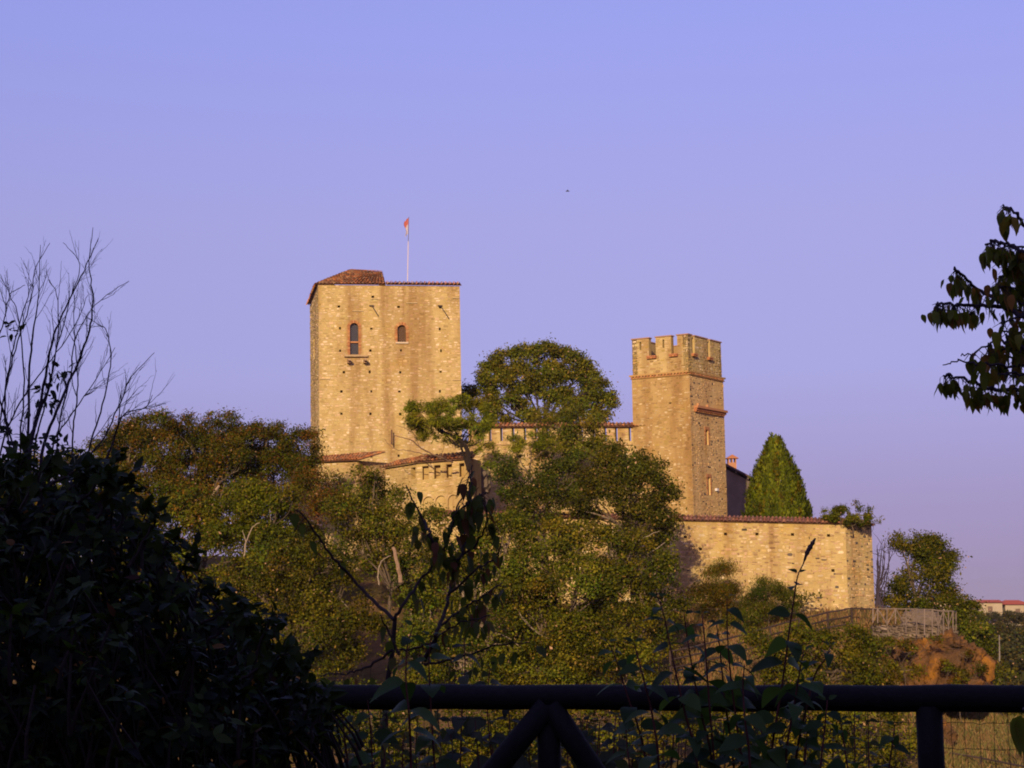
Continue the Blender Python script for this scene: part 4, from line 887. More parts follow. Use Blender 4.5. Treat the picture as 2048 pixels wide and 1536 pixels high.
# ------------------------------------------------------------------ rock outcrop, rubble wall, far fences, dry grass
def blob(name, label, c, r, seed, cracks=(), parent=None, cat='rock', mat='rock', amp=.16, cut=None):
    rng = np.random.default_rng(seed); nu, nv = 150, 84
    u_, v_ = np.meshgrid(np.linspace(0, 2 * math.pi, nu, endpoint=False), np.linspace(.02, math.pi - .02, nv))
    d = np.stack([np.cos(u_) * np.sin(v_), np.sin(u_) * np.sin(v_), np.cos(v_)], -1).reshape(-1, 3)
    pw = np.abs(d) ** 0.75 * np.sign(d); rr_ = np.ones(len(d))
    for i in range(34):
        k = rng.normal(size=3) * (1.2 + i * .62) * [1.2, 1, .75]; rr_ += amp * (1.0 / (1 + i * .42)) * (1 - 2 * np.abs(np.sin(d @ k + rng.uniform(0, 6)))) * .6
    P_ = V3(c) + pw * rr_[:, None] * np.array(r)
    for (x, wd, dp) in cracks:
        s_ = np.exp(-((d[:, 0] - x - .08 * np.sin(d[:, 2] * 5)) / wd) ** 2) * (d[:, 1] < 0) * (d[:, 2] > -.55); P_ += np.array([0, 1, 0]) * (s_ * dp)[:, None]
    idx = np.arange(nu * nv).reshape(nv, nu); F = np.stack([idx[:-1], np.roll(idx[:-1], -1, 1), np.roll(idx[1:], -1, 1), idx[1:]], -1).reshape(-1, 4)[:, ::-1]
    o = link(name, newmesh(name, P_, F, [M[mat]])); tag(o, label, cat, 'rocks on the castle hill'); return o
blob('rock_outcrop', 'big orange lichen covered rock outcrop under the rustic fence', W(1880, 1345, 102.3), (3.0, 2.4, 2.25), 5, ((-.05, .035, .7), (.1, .03, .8), (.22, .025, .6), (-.3, .03, .35), (.42, .03, .4)))
blob('rock_outcrop', 'lower reddish brown shoulder of rock, partly hidden by the leafy bush', W(1790, 1330, 103), (1.9, 1.6, 1.35), 15)
blob('boulder', 'brown boulder at the lower edge of the orange rock outcrop', W(1935, 1385, 100), (1.3, 1.2, .9), 6)
blob('boulder', 'orange boulder half buried in the dry slope behind the corner post', W(1880, 1475, 91), (.8, .8, .8), 9)
blob('boulder', 'pale rubble heap behind the rails of the rustic fence', W(1845, 1243, 106.5), (1.3, .9, .75), 7, mat='grey_plaster', amp=.12)
blob('boulder', 'grey shaded boulder beside the end of the bastion', W(962, 962, 121.5), (.7, .9, 1.0), 8, mat='grey_plaster', amp=.1)
rng = np.random.default_rng(151)
a, b_ = W(1745, 1248, 104.6), W(1912, 1258, 103.4); u = unit(V3(b_) - V3(a)); w = np.linalg.norm(V3(b_) - V3(a)); u[2] *= .3
RF_ = Frame(V3(a) + [0, 0, -1.25], u, (.05, -1, 0)); rw = thing('rubble_wall', RF_.o, 'dry laid grey rubble wall under the rustic fence', 'wall')
mb = MB(); RF_.box(mb, 0, w, 0, 1.15, -.6, -.03, (1, 1, 1)); mb.build('core', M['grey_plaster'], rw)
st = []; PG = [(.17, .12, .085), (.20, .145, .10), (.13, .095, .07), (.24, .175, .125), (.11, .08, .06)]
lay_stones(st, RF_, 0, w, 0, 1.2, pal=PG, rng=rng, L=(.16, .5), H=(.12, .26), proud=(.02, .16), joint=.03, skip=.04)
RT = Frame(RF_.P(w, 0), (.1, 1, 0), (1, -.1, 0)); lay_stones(st, RT, 0, .6, 0, 1.2, pal=PG, rng=rng, L=(.16, .4), H=(.12, .26), proud=(.02, .12))
set_stones(rw, st, 220)
def rail_fence(name, label, posts, rails, braces=(), c=(.05, .03, .025), pr=.05, rr=.04, cat='fence'):
    t = thing(name, posts[0][1], label, cat, 'rail fences on the castle hill')
    for a, b_ in posts:
        mb = MB(); mb.tube([a, b_], [pr, pr * .92], 7, np.array(c) * rng.uniform(.8, 1.2)); mb.build('post', M['wood_far'], t)
    for nm, lst, r_ in (('rail', rails, rr), ('brace', braces, rr * .85)):
        for pts in lst:
            mb = MB(); mb.tube(subtube(pts, 2, .012, rng), r_, 6, np.array(c) * rng.uniform(.8, 1.25)); mb.build(nm, M['wood_far'], t)
    return t
tp = [(1762, 1218.5, 105), (1703, 1216.5, 106.6), (1655, 1224.5, 105.6), (1598, 1238, 104), (1540, 1254, 102.2), (1480, 1271, 100.4), (1410, 1288, 98.6), (1340, 1303, 97)]
T3 = [W(*q) for q in tp]; dn = lambda p, k: Vector((p.x, p.y, p.z - k))
rail_fence('wooden_fence', 'dark stained post and rail fence climbing the bank to the wall corner', [(dn(p, -.05), dn(p, 1.7)) for p in T3[1:]], [[dn(a, k), dn(b_, k)] for a, b_ in zip(T3[1:-1], T3[2:]) for k in (0, .42, .84)] + [[T3[1], T3[0]]], pr=.065, rr=.05)
gx = [(1746, 1217, 1245, 105), (1755.5, 1217.5, 1246, 104.9), (1774, 1217.5, 1258, 104.4), (1791, 1217.5, 1248, 104.2), (1812, 1217.8, 1266, 103.8), (1833, 1218, 1270, 103.4), (1849, 1218.5, 1270, 103.1), (1864.5, 1219, 1272, 102.9), (1876.5, 1221, 1271, 102.8), (1887, 1221.5, 1271, 102.8), (1897, 1222, 1271, 102.9), (1906, 1222.5, 1272, 103.1), (1912, 1223, 1272, 104.2)]
gp = [(W(x, y0, Y), W(x, y1, Y)) for x, y0, y1, Y in gx]
br = []
for i, j, fa, fb in ((1, 0, 0, .9), (1, 2, 0, .75), (3, 2, 0, .8), (3, 4, 0, .7), (5, 4, 0, .6), (7, 8, 0, .6), (9, 8, 0, .6), (9, 10, .05, .6), (11, 10, 0, .6), (11, 12, 0, .5), (7, 6, 0, .6)):
    br.append([gp[i][0].lerp(gp[i][1], fa), gp[j][0].lerp(gp[j][1], fb)])
rail_fence('rustic_fence', 'weathered grey rustic fence with crossed braces on the terrace edge', gp, [[gp[i][0], gp[i + 1][0]] for i in range(len(gp) - 1)], br, c=(.19, .135, .105), pr=.038, rr=.032)
q0, q1, q2 = W(1872, 1501, 88), W(1962, 1516, 86.5), W(2070, 1537, 85)
rail_fence('wooden_fence', 'dark two railed fence crossing the dry slope near the bottom corner', [(dn(p, -.1), dn(p, 1.2)) for p in (q0, q1, q2)], [[dn(a, k), dn(b_, k)] for a, b_ in ((q0, q1), (q1, q2)) for k in (0, .3)], pr=.06, rr=.045)
def grass(name, n, region, hgt, pal, seed):
    rng = np.random.default_rng(seed); px = rng.uniform(region[0], region[1], n); Yv = rng.uniform(region[2], region[3], n); x = (px - 1024) / FPX * Yv
    k = np.array([math.sin(a * .9) * math.sin(b_ * .7) for a, b_ in zip(x, Yv)]); ok = rng.random(n) < .55 + .45 * k; x, Yv = x[ok], Yv[ok]; n = len(x)
    z = ground_h(x, Yv); h = hgt * rng.uniform(.4, 1.2, n); tip = np.stack([x + rng.normal(0, .4, n) * h, Yv + rng.normal(0, .4, n) * h, z + h], 1); b0 = np.stack([x, Yv, z - .03], 1)
    s = unit(rng.normal(size=(n, 3)) * [1, 1, 0]) * .03; V = np.stack([b0 - s, b0 + s, (b0 + tip) / 2 + s * .8 + [0, 0, .04], tip], 1).reshape(-1, 3)
    c = np.array(pal)[rng.integers(len(pal), size=n)] * rng.uniform(.7, 1.3, (n, 1))
    return link(name, newmesh(name, V, np.arange(4 * n).reshape(n, 4), [M['leaf']], np.repeat(c, 4, 0)), None, 'stuff')
o = grass('dry_grass', 42000, (1330, 1960, 90, 110), .38, [(.22, .13, .05), (.26, .15, .06), (.16, .11, .035), (.12, .10, .03), (.24, .11, .05)], 161); tag(o, 'dry brown grass and weeds on the bank below the wall', 'grass')
o = grass('slope_grass', 30000, (1840, 2100, 76, 105), .4, [(.20, .13, .045), (.15, .13, .035), (.11, .10, .03), (.22, .12, .05)], 162); tag(o, 'dry grass on the steep slope under the rock outcrop', 'grass')

# ------------------------------------------------------------------ the near fence
rng = np.random.default_rng(171)
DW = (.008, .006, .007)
nf = thing('log_fence', W(1100, 1536, 8.2), 'dark round log fence with braced posts and wire mesh across the view', 'fence')
def railp(px): return W(px, np.interp(px, [-200, 640, 2048, 2300], [1391, 1393, 1397.5, 1399]), np.interp(px, [-200, 2300], [9.0, 7.5]))
mb = MB(); pts = [railp(x) for x in np.linspace(-200, 2300, 26)]; pts = [p + Vector((0, 0, rng.normal(0, .0025))) for p in pts]
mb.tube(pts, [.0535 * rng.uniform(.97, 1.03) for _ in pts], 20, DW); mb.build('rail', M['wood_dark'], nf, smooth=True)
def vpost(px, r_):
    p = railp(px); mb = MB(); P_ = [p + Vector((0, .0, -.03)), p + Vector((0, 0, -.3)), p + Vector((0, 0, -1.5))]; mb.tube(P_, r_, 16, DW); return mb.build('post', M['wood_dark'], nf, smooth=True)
vpost(1857, .054); vpost(1096, .05); vpost(330, .054)
for x0, y0, x1, y1, dy in ((1083, 1426, 985, 1545, -.03), (1110, 1426, 1200, 1560, -.03)):
    p = railp(1096); a, b_ = W(x0, y0, p.y + dy), W(x1, y1, p.y + dy); d = b_ - a; mb = MB(); mb.tube([a - d * .12, a + d * .5, b_ + d * 1.2], .05, 14, DW); mb.build('brace', M['wood_dark'], nf, smooth=True)
mb = MB(); xs_ = np.arange(560, 2200, 28.6)
for i, x in enumerate(xs_):
    p = railp(x) + Vector((0, .035, 0)); x += rng.normal(0, 1)
    P_ = [p + Vector((rng.normal(0, .002), 0, -.04 - .11 * j)) for j in range(6)]; mb.tube(P_, .0011, 4, (.03, .035, .025), False)
for hk in (.085, .19, .295, .4):
    P_ = [railp(x) + Vector((0, .035, -hk - .012 + rng.normal(0, .0022))) for x in np.arange(560, 2200, 14.3)]; mb.tube(P_, .0013, 4, (.03, .035, .025), False)
mb.build('wire_mesh', M['iron'], nf, 'stuff')

# ------------------------------------------------------------------ leaves near the camera: one mesh object for each leaf
def leaf_template(droop, width, seg=7, fold=.10, tipk=1.6, wav=0.0):
    V, F = [], []
    for i in range(seg + 1):
        t = i / seg; w = width * (math.sin(math.pi * min(1, t ** .75)) ** .8) * (1 - .25 * t ** 3) if 0 < t < 1 else .004
        x = t - .12 * droop * t * t; z = -droop * t * t + .02 * math.sin(t * 9) * wav
        V += [(x, -w, z + fold * w * 2), (x, 0, z), (x, w, z + fold * w * 2)]
        if i: 
            b0 = (i - 1) * 3; F += [(b0, b0 + 1, b0 + 4, b0 + 3), (b0 + 1, b0 + 2, b0 + 5, b0 + 4)]
    return np.array(V), F
def tpl(name, lst): return [(v, f, newmesh(name, v, f, [M['leaf_piece']], smooth=True)) for v, f in lst]
T_DOG = tpl('leaf', [leaf_template(d, w) for d, w in ((.45, .29), (.65, .28), (.35, .31), (.8, .28))])
T_CHE = tpl('leaf', [leaf_template(d, w, wav=1.6) for d, w in ((.2, .29), (.45, .27), (.05, .31), (.6, .25), (.3, .2), (.8, .28))])
T_BUSH = tpl('leaf', [leaf_template(d, w, 5) for d, w in ((.2, .25), (.4, .23), (.1, .27), (.3, .24))])
def basis(xd, up):
    x = unit(np.asarray(xd, float)); y = unit(np.cross(up, x)); z = np.cross(x, y); return x, y, z
class Leaves:
    """collects leaves; the first n become objects, the rest one mesh"""
    def __init__(s, T, pal, rng): s.T, s.pal, s.rng, s.l = T, pal, rng, []
    def add(s, p, xd, up, size, c=None):
        c = np.array(s.pal[s.rng.integers(len(s.pal))]) * s.rng.uniform(.7, 1.3) if c is None else np.array(c)
        s.l.append((V3(p), *basis(xd, up), size, c, int(s.rng.integers(len(s.T)))))
    def build(s, parent, n=300, by=None):
        og = org(parent); L = s.l if by is None else sorted(s.l, key=by)
        for p, x, y, z, sz, c, t in L[:n]:
            o = bpy.data.objects.new('leaf', s.T[t][2]); COL.objects.link(o); o.parent = parent; q = p - og
            x, y, z = x * sz, y * sz, z * sz
            o.matrix_basis = Matrix(((x[0], y[0], z[0], q[0]), (x[1], y[1], z[1], q[1]), (x[2], y[2], z[2], q[2]), (0, 0, 0, 1))); o.color = (*c, 1)
        if len(L) > n:
            mb = MB()
            for p, x, y, z, sz, c, t in L[n:]:
                v, f, _ = s.T[t]; mb.add(p + (v[:, :1] * x + v[:, 1:2] * y + v[:, 2:] * z) * sz, f, c)
            mb.build('leaves', M['leaf_near'], parent, 'stuff', True)
DOGC = [(.045, .078, .026), (.052, .09, .03), (.04, .068, .026), (.062, .096, .028)]
def shoot(lv, mb, pts, Y, rng, s0=.06, s1=.118, step=.085, c=(.10, .035, .03), r=.006):
    P_ = subtube([W(x, y, Y + rng.uniform(-.02, .02)) for x, y in pts], 6); n = len(P_)
    mb.tube(P_, np.linspace(r, r * .35, n), 6, c)
    seg = np.linalg.norm(np.diff(P_, axis=0), axis=1); cum = np.concatenate([[0], np.cumsum(seg)]); tot = cum[-1]
    d = 0.004; az = rng.uniform(-.35, .35); k = 0
    while d < tot - .02:
        s_ = tot - d; p = np.array([np.interp(s_, cum, P_[:, i]) for i in range(3)]); size = s0 + (s1 - s0) * min(1, d / .28)
        if d < .03: size *= .55
        for sg in (0, math.pi):
            if rng.random() < .06: continue
            a = az + sg + rng.normal(0, .25); tl = rng.uniform(-.25, .35) if d > .03 else .8
            xd = np.array([math.cos(a), math.sin(a) * .8, tl]); lv.add(p + unit(xd) * .008, xd, np.array([rng.normal(0, .35), rng.uniform(-1.1, .1), 1.0]), size * rng.uniform(.85, 1.15))
        az += math.pi / 2 + rng.normal(0, .2); d += step * rng.uniform(.8, 1.2) * (.5 if d < .05 else 1); k += 1
def shrub(name, label, stems, Y, seed, cat='plant', extra=None, pal=DOGC, **kw):
    rng = np.random.default_rng(seed); b0 = W(stems[0][0][0], 1536, Y); t = thing(name, (b0.x, b0.y, float(ground_h(b0.x, b0.y))), label, cat, {'leafy_shoot': 'leafy shoots along the log fence', 'weed': 'weeds behind the log fence'}[name])
    lv = Leaves(T_DOG, pal, rng)
    for i, s_ in enumerate(stems):
        mb = MB(); bot = s_[0]; full = [(bot[0] + (bot[0] - s_[-1][0]) * .15, 1780)] + list(s_) if bot[1] > 1450 else list(s_)
        yy = Y + rng.uniform(-.12, .12); shoot(lv, mb, full, yy, rng, **kw); mb.build('stem', M['bark'], t)
    if extra: extra(t, rng)
    lv.build(t, 300); return t
def spike(t, rng):
    mb = MB(); P_ = subtube([W(1597, 1146, 7.2), W(1606, 1129, 7.2), W(1614, 1106, 7.2), W(1623, 1090, 7.2), W(1631, 1076, 7.2)], 4)
    n = len(P_); k = np.linspace(0, 1, n); mb.tube(P_, .0025 + .007 * np.clip(np.sin(math.pi * np.clip((k - .3) / .7, 0, 1)), 0, 1) * (1 + .3 * np.sin(k * 40)), 7, (.10, .06, .05)); mb.build('seed_head', M['bark'], t)
shrub('leafy_shoot', 'tallest leafy shoot, with a dried spike above its paired leaves', [[(1540, 1536), (1565, 1366), (1580, 1252), (1593, 1164), (1598, 1146)]], 7.2, 201, extra=spike, step=.10, s1=.13)
shrub('leafy_shoot', 'leafy shoot with paired drooping leaves next to the spiked one, reddish straight stem', [[(1485, 1536), (1479, 1493), (1463, 1366), (1455, 1271), (1454, 1194)], [(1470, 1560), (1450, 1400), (1440, 1300), (1433, 1246)]], 7.25, 202)
shrub('leafy_shoot', 'pair of dense leafy shoots in the middle of the clump', [[(1425, 1536), (1403, 1430), (1387, 1350), (1375, 1278), (1368, 1228)], [(1430, 1560), (1418, 1400), (1410, 1290), (1404, 1228)]], 7.15, 203)
shrub('leafy_shoot', 'leafy shoot leaning over the rail with dusky red stem', [[(1395, 1536), (1371, 1430), (1356, 1366), (1340, 1290), (1327, 1227), (1315, 1194)]], 7.1, 204)
shrub('leafy_shoot', 'two shorter leafy shoots on the edge of the clump nearest the braced post', [[(1292, 1536), (1275, 1450), (1258, 1401), (1232, 1319), (1215, 1284)], [(1318, 1536), (1305, 1433), (1290, 1370), (1277, 1319), (1267, 1284)]], 7.1, 205)
shrub('leafy_shoot', 'low bushy shoot with flat spreading leaves beside the tallest shoot', [[(1590, 1536), (1612, 1420), (1630, 1350), (1650, 1318), (1663, 1291)], [(1570, 1536), (1590, 1400), (1600, 1340), (1608, 1300)], [(1640, 1560), (1650, 1450), (1655, 1400)]], 7.3, 206)
shrub('leafy_shoot', 'short thin shoot topped by narrow leaves close above the rail', [[(1500, 1536), (1490, 1440), (1486, 1370), (1489, 1330)]], 7.0, 207)
shrub('leafy_shoot', 'tangle of leafy shoots hanging below the rail, in front of the wire', [[(1260, 1560), (1255, 1500), (1250, 1440)], [(1340, 1580), (1345, 1500), (1350, 1445)], [(1530, 1580), (1525, 1490), (1520, 1440)], [(1700, 1590), (1690, 1500), (1680, 1440)], [(1770, 1600), (1780, 1520), (1790, 1450)], [(1430, 1600), (1440, 1520), (1450, 1450)], [(1600, 1600), (1610, 1520), (1615, 1450)]], 7.35, 208)
shrub('leafy_shoot', 'broad leaved shoots crossing the rail beside the dark shrub', [[(822, 1536), (818, 1430), (812, 1360), (815, 1290), (828, 1250)], [(745, 1560), (742, 1470), (735, 1400)], [(870, 1560), (862, 1420), (858, 1330), (862, 1270)], [(700, 1580), (690, 1480), (684, 1420)]], 7.3, 209, s1=.14, step=.09)
NET = [(.04, .045, .03), (.05, .055, .035), (.035, .04, .03)]
shrub('weed', 'dull greyish weeds standing behind the rail by the young cherry', [[(920, 1560), (925, 1400), (930, 1330), (928, 1275)], [(985, 1560), (975, 1420), (980, 1330)], [(1010, 1580), (1020, 1470), (1015, 1400)], [(960, 1590), (955, 1500), (950, 1440)]], 8.9, 210, pal=NET, s1=.13)
shrub('weed', 'dull weeds hanging on the wire between the braced post and the leafy shoots', [[(1190, 1590), (1195, 1500), (1200, 1440)], [(1150, 1590), (1160, 1500), (1165, 1440)], [(1225, 1590), (1228, 1490), (1232, 1430)], [(900, 1590), (905, 1500), (895, 1440)]], 8.8, 211, pal=NET, s1=.13)

wr = np.random.default_rng(212)
for lab, x0, x1, sd_ in (('thick weeds behind the wire between the dark shrub and the young cherry', 600, 880, 213), ('thick weeds behind the wire around the braced post', 980, 1200, 214), ('thick weeds behind the wire below the leafy shoots', 1200, 1500, 215), ('thinning weeds behind the wire before the upright post', 1500, 1740, 216)):
    st_ = []
    for x in np.arange(x0, x1, 21 if x0 < 1500 else 34):
        xx = x + wr.uniform(-8, 8); st_.append([(xx, 1600), (xx + wr.uniform(-10, 10), 1500), (xx + wr.uniform(-14, 14), wr.uniform(1405, 1470))])
    shrub('weed', lab, st_, 9.3, sd_, pal=[(.055, .06, .018), (.07, .072, .02), (.045, .05, .018), (.085, .075, .02)], s0=.045, s1=.085, step=.06)
# ------------------------------------------------------------------ dark shrub in the near corner
rng = np.random.default_rng(221)
OUT = [(-160, 915), (0, 935), (60, 940), (110, 915), (150, 908), (185, 925), (225, 950), (270, 1000), (305, 1045), (350, 1085), (395, 1135), (430, 1185), (480, 1222), (525, 1270), (555, 1315), (595, 1350), (640, 1395), (655, 1430), (620, 1470), (580, 1500), (560, 1536), (540, 1640)]
ox = np.array(OUT, float)
def top_y(px): 
    b_ = ox[:17]; return np.interp(px, b_[:, 0], b_[:, 1])
bush = thing('laurel_shrub', W(150, 1536, 6.2), 'large near-black shrub of leathery leaves filling the near corner', 'shrub')
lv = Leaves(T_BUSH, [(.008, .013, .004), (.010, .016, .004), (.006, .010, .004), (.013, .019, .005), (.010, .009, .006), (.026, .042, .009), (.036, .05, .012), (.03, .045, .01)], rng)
mb = MB(); made = 0
while made < 1500:
    px = rng.uniform(-150, 660); py = rng.uniform(890, 1600)
    if px < 640 and py < top_y(px) + 10 + abs(rng.normal(0, 26)): continue
    if px > 600 and not (1370 < py < 1480): continue
    if px > 540 and py > 1500 and px > 640 - (py - 1450): continue
    dpt = min(1.0, (py - top_y(min(px, 640))) / 300.0); Y_ = 6.9 - 1.6 * dpt * rng.random() + rng.normal(0, .15) + (0.5 if rng.random() < .5 else 0)
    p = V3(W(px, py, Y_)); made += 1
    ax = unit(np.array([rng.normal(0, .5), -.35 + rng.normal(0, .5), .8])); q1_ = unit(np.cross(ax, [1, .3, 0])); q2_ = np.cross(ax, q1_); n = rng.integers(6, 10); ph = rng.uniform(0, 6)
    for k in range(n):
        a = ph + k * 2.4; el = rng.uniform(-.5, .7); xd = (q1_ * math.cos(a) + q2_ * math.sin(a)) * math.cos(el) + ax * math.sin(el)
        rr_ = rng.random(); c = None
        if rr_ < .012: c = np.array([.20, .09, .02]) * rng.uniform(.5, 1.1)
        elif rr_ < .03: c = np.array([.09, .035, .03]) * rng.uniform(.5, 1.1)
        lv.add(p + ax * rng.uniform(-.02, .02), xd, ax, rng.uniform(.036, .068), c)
    mb.tube([p - ax * .01, p - ax * .12 + [0, .03, -.05], p - ax * .15 + [0, .06, -.09]], [.004, .005, .007], 5, (.03, .02, .018), False)
    if made % 45 == 0: mb.tube(subtube([p, p + [rng.normal(-.1, .2), .25, -.6], np.array([W(150, 1536, 6.2).x + rng.normal(0, .4), 6.6, .0])], 5), np.linspace(.008, .03, 11), 6, (.03, .02, .018))
for k in range(40):     # loose sprigs that stick out past the mass
    px = rng.uniform(-40, 640); py = top_y(px) + rng.uniform(10, 60); Y_ = 6.3 + rng.normal(0, .3)
    dx, dy = rng.uniform(5, 50), -rng.uniform(10, 60); P_ = subtube([W(px - dx, py - dy * 1.2, Y_), W(px, py, Y_), W(px + dx * .5, py + dy * .6, Y_), W(px + dx, py + dy, Y_)], 4, .004, rng)
    mb.tube(P_, np.linspace(.006, .002, len(P_)), 5, (.03, .02, .018))
    for i in range(3, len(P_)):
        for _ in range(rng.integers(1, 4)): lv.add(P_[i] + rng.normal(0, .01, 3), rng.normal(size=3) + [.3, -.2, .1], np.array([0, -.3, 1.0]) + rng.normal(0, .5, 3), rng.uniform(.035, .07), np.array((.025, .036, .009)) * rng.uniform(.5, 1.2))
mb.build('branches', M['bark'], bush, 'stuff')
lv.build(bush, 300, by=lambda s_: s_[0][1])
# ------------------------------------------------------------------ bare twigs
rng = np.random.default_rng(231)
TW = (.030, .020, .032)
bt = thing('bare_shrub', W(90, 1100, 10), 'leafless shrub of long upswept dark twigs against the sky', 'shrub')
mb = MB(); ZS = [[(56, 1100), (57, 947), (58, 771), (65, 673), (76, 603), (81, 490)], [(62, 1100), (60, 912), (88, 771), (105, 680), (130, 617), (169, 540), (197, 476)], [(75, 1100), (84, 912), (120, 807), (155, 726), (179, 659), (186, 599), (179, 536), (186, 455)], [(-20, 1050), (4, 894), (39, 807), (84, 743), (141, 666), (176, 590)], [(140, 1080), (144, 912), (148, 842), (156, 771), (151, 694), (148, 638), (150, 590)], [(140, 1060), (172, 930), (211, 870), (246, 793), (260, 757), (309, 705)], [(66, 1100), (70, 900), (95, 790), (113, 700), (140, 600), (160, 530), (126, 485)], [(50, 1100), (40, 900), (48, 780), (40, 650), (20, 590), (0, 548)], [(30, 1080), (22, 930), (10, 800), (30, 700), (62, 600), (70, 540), (100, 486)], [(100, 1080), (112, 930), (118, 850), (140, 760), (150, 680), (190, 610), (258, 562)], [(-30, 1050), (-10, 900), (12, 770), (30, 680), (60, 580), (58, 570)], [(90, 1080), (105, 900), (135, 840), (185, 770), (230, 695)], [(150, 1060), (178, 900), (205, 810), (222, 720), (212, 660), (195, 650)], [(60, 1000), (20, 870), (-10, 740), (8, 640), (20, 590), (50, 570)], [(40, 1080), (52, 900), (75, 840), (110, 720), (116, 600), (97, 560)], [(180, 1000), (228, 880), (246, 830), (290, 815), (305, 790)]]
def side(P_, i, ln, r_, depth):
    d = unit(P_[min(i + 1, len(P_) - 1)] - P_[i - 1]); sg = rng.choice([-1, 1]); a = sg * rng.uniform(.14, .5)
    x = d[0] * math.cos(a) - d[2] * math.sin(a); z = d[0] * math.sin(a) + d[2] * math.cos(a); d2 = unit(np.array([x, d[1] + rng.normal(0, .25), z]))
    up = np.array([0, 0, 1.0]); pts = [P_[i], P_[i] + d2 * ln * .4, P_[i] + d2 * ln * .72 + up * ln * .07, P_[i] + d2 * ln + up * ln * rng.uniform(-.05, .22)]
    Q_ = subtube(pts, 3, .0012, rng); mb.tube(Q_, np.linspace(r_, r_ * .4, len(Q_)), 4, TW, False)
    if depth:
        for _ in range(rng.integers(1, 4)): side(Q_, int(rng.integers(2, len(Q_) - 1)), ln * rng.uniform(.3, .6), r_ * .6, depth - 1)
for k, z_ in enumerate(ZS):
    Yk = 10 + rng.uniform(-.5, .5); P_ = subtube([W(x, y, Yk + .002 * (1100 - y) * rng.normal(0, .15)) for x, y in z_], 6, .002, rng); n = len(P_); r0 = .010 if k < 3 else .006
    mb.tube(P_, np.linspace(r0, .0014, n), 6, TW)
    for _ in range(11):
        i = int(rng.integers(int(n * .25), n - 2)); side(P_, i, rng.uniform(.08, .22), .0022 * (1.1 - .5 * i / n), 1)
mb.build('twigs', M['bark'], bt)
lv = Leaves(T_BUSH, [(.02, .026, .018), (.028, .03, .02)], rng)
for cx_, cy_, n in ((22, 656, 9), (4, 665, 8), (132, 745, 10), (112, 758, 8), (97, 775, 10), (88, 815, 10), (100, 800, 7), (40, 885, 14), (20, 905, 14), (75, 880, 12), (120, 890, 16), (10, 860, 14), (140, 905, 14)):
    for _ in range(n): lv.add(W(cx_ + rng.normal(0, 11), cy_ + rng.normal(0, 8), 10 + rng.normal(0, .1)), rng.normal(size=3), np.array([0, 0, 1.0]) + rng.normal(0, .4, 3), rng.uniform(.035, .065))
lv.build(bt, 300)
# ------------------------------------------------------------------ young cherry behind the rail, and the cherry boughs
CHC = [(.065, .08, .018), (.08, .092, .02), (.055, .07, .018), (.09, .08, .02), (.12, .05, .026), (.07, .085, .02)]
def hang(lv, p, rng, size, k=.95):
    a = rng.uniform(0, 6.28); t_ = rng.uniform(.25, .95); xd = np.array([math.cos(a) * t_, math.sin(a) * t_, -k + rng.normal(0, .25)])
    lv.add(p + [rng.normal(0, .012), rng.normal(0, .012), -.02], xd, np.array([math.cos(a), math.sin(a), .5]), size * rng.uniform(.6, 1.2))
def bough(lv, mb, pts, rng, r0, r1, leafy=(0, 1), gap=.018, size=.07, c=(.045, .03, .028), spread=.03):
    P_ = subtube([W(*q) for q in pts], 6, .004, rng); n = len(P_); mb.tube(P_, np.linspace(r0, r1, n), 7, c)
    seg = np.linalg.norm(np.diff(P_, axis=0), axis=1); cum = np.concatenate([[0], np.cumsum(seg)]); d = leafy[0] * cum[-1]
    while d < leafy[1] * cum[-1]:
        p = np.array([np.interp(d, cum, P_[:, i]) for i in range(3)]); q = p + rng.normal(0, spread * .6, 3) * [1, 1, .5] - [0, 0, spread * .3]
        if spread > .02: mb.tube([p, q + [0, 0, -.02]], [.0016, .001], 4, c, False)
        hang(lv, q, rng, size); d += gap * 1.25 * rng.uniform(.4, 1.6)
    return P_
rng = np.random.default_rng(241); Y_ = 10.0
sap = thing('cherry_sapling', W(772, 1536, Y_), 'thin young cherry tree with drooping reddish leaves behind the log rail', 'tree')
mb = MB(); lv = Leaves(T_CHE, CHC, rng)
TRK = (.035, .022, .02)
def B(pts, r0, r1, leafy, gap, size=.082): bough(lv, mb, [(x, y, Y_ + rng.normal(0, .12)) for x, y in pts], rng, r0, r1, leafy, gap * .72, size, TRK, .05)
mb.tube(subtube([W(762, 1640, Y_), W(772, 1400, Y_), W(785, 1300, Y_), W(790, 1235, Y_)], 5), np.linspace(.015, .011, 16), 8, TRK)
B([(788, 1240), (724, 1179), (674, 1123), (642, 1082), (604, 1029), (590, 1020)], .010, .003, (.5, 1), .09)
B([(790, 1235), (812, 1202), (841, 1161), (882, 1108), (903, 1062), (909, 1026), (930, 985), (945, 930)], .009, .003, (.2, 1), .024)
B([(882, 1108), (860, 1070), (847, 1040), (828, 1005), (812, 970)], .009, .003, (.05, 1), .028)
B([(850, 1320), (872, 1270), (891, 1217), (906, 1158), (920, 1114), (932, 1056), (941, 1000), (938, 940)], .012, .003, (.45, 1), .026)
B([(897, 1190), (950, 1141), (994, 1114), (1002, 1088)], .007, .003, (.15, 1), .03)
B([(880, 1250), (930, 1215), (960, 1195), (1005, 1165)], .007, .003, (.1, 1), .028)
B([(800, 1300), (850, 1290), (910, 1250), (980, 1230)], .007, .003, (.15, 1), .03)
B([(850, 1330), (930, 1310), (1000, 1290), (1060, 1285)], .007, .003, (.15, 1), .04)
B([(909, 1026), (935, 1010), (960, 990), (975, 985)], .006, .003, (.2, 1), .02)
B([(920, 1114), (955, 1085), (975, 1040), (965, 1000)], .007, .003, (.3, 1), .03)
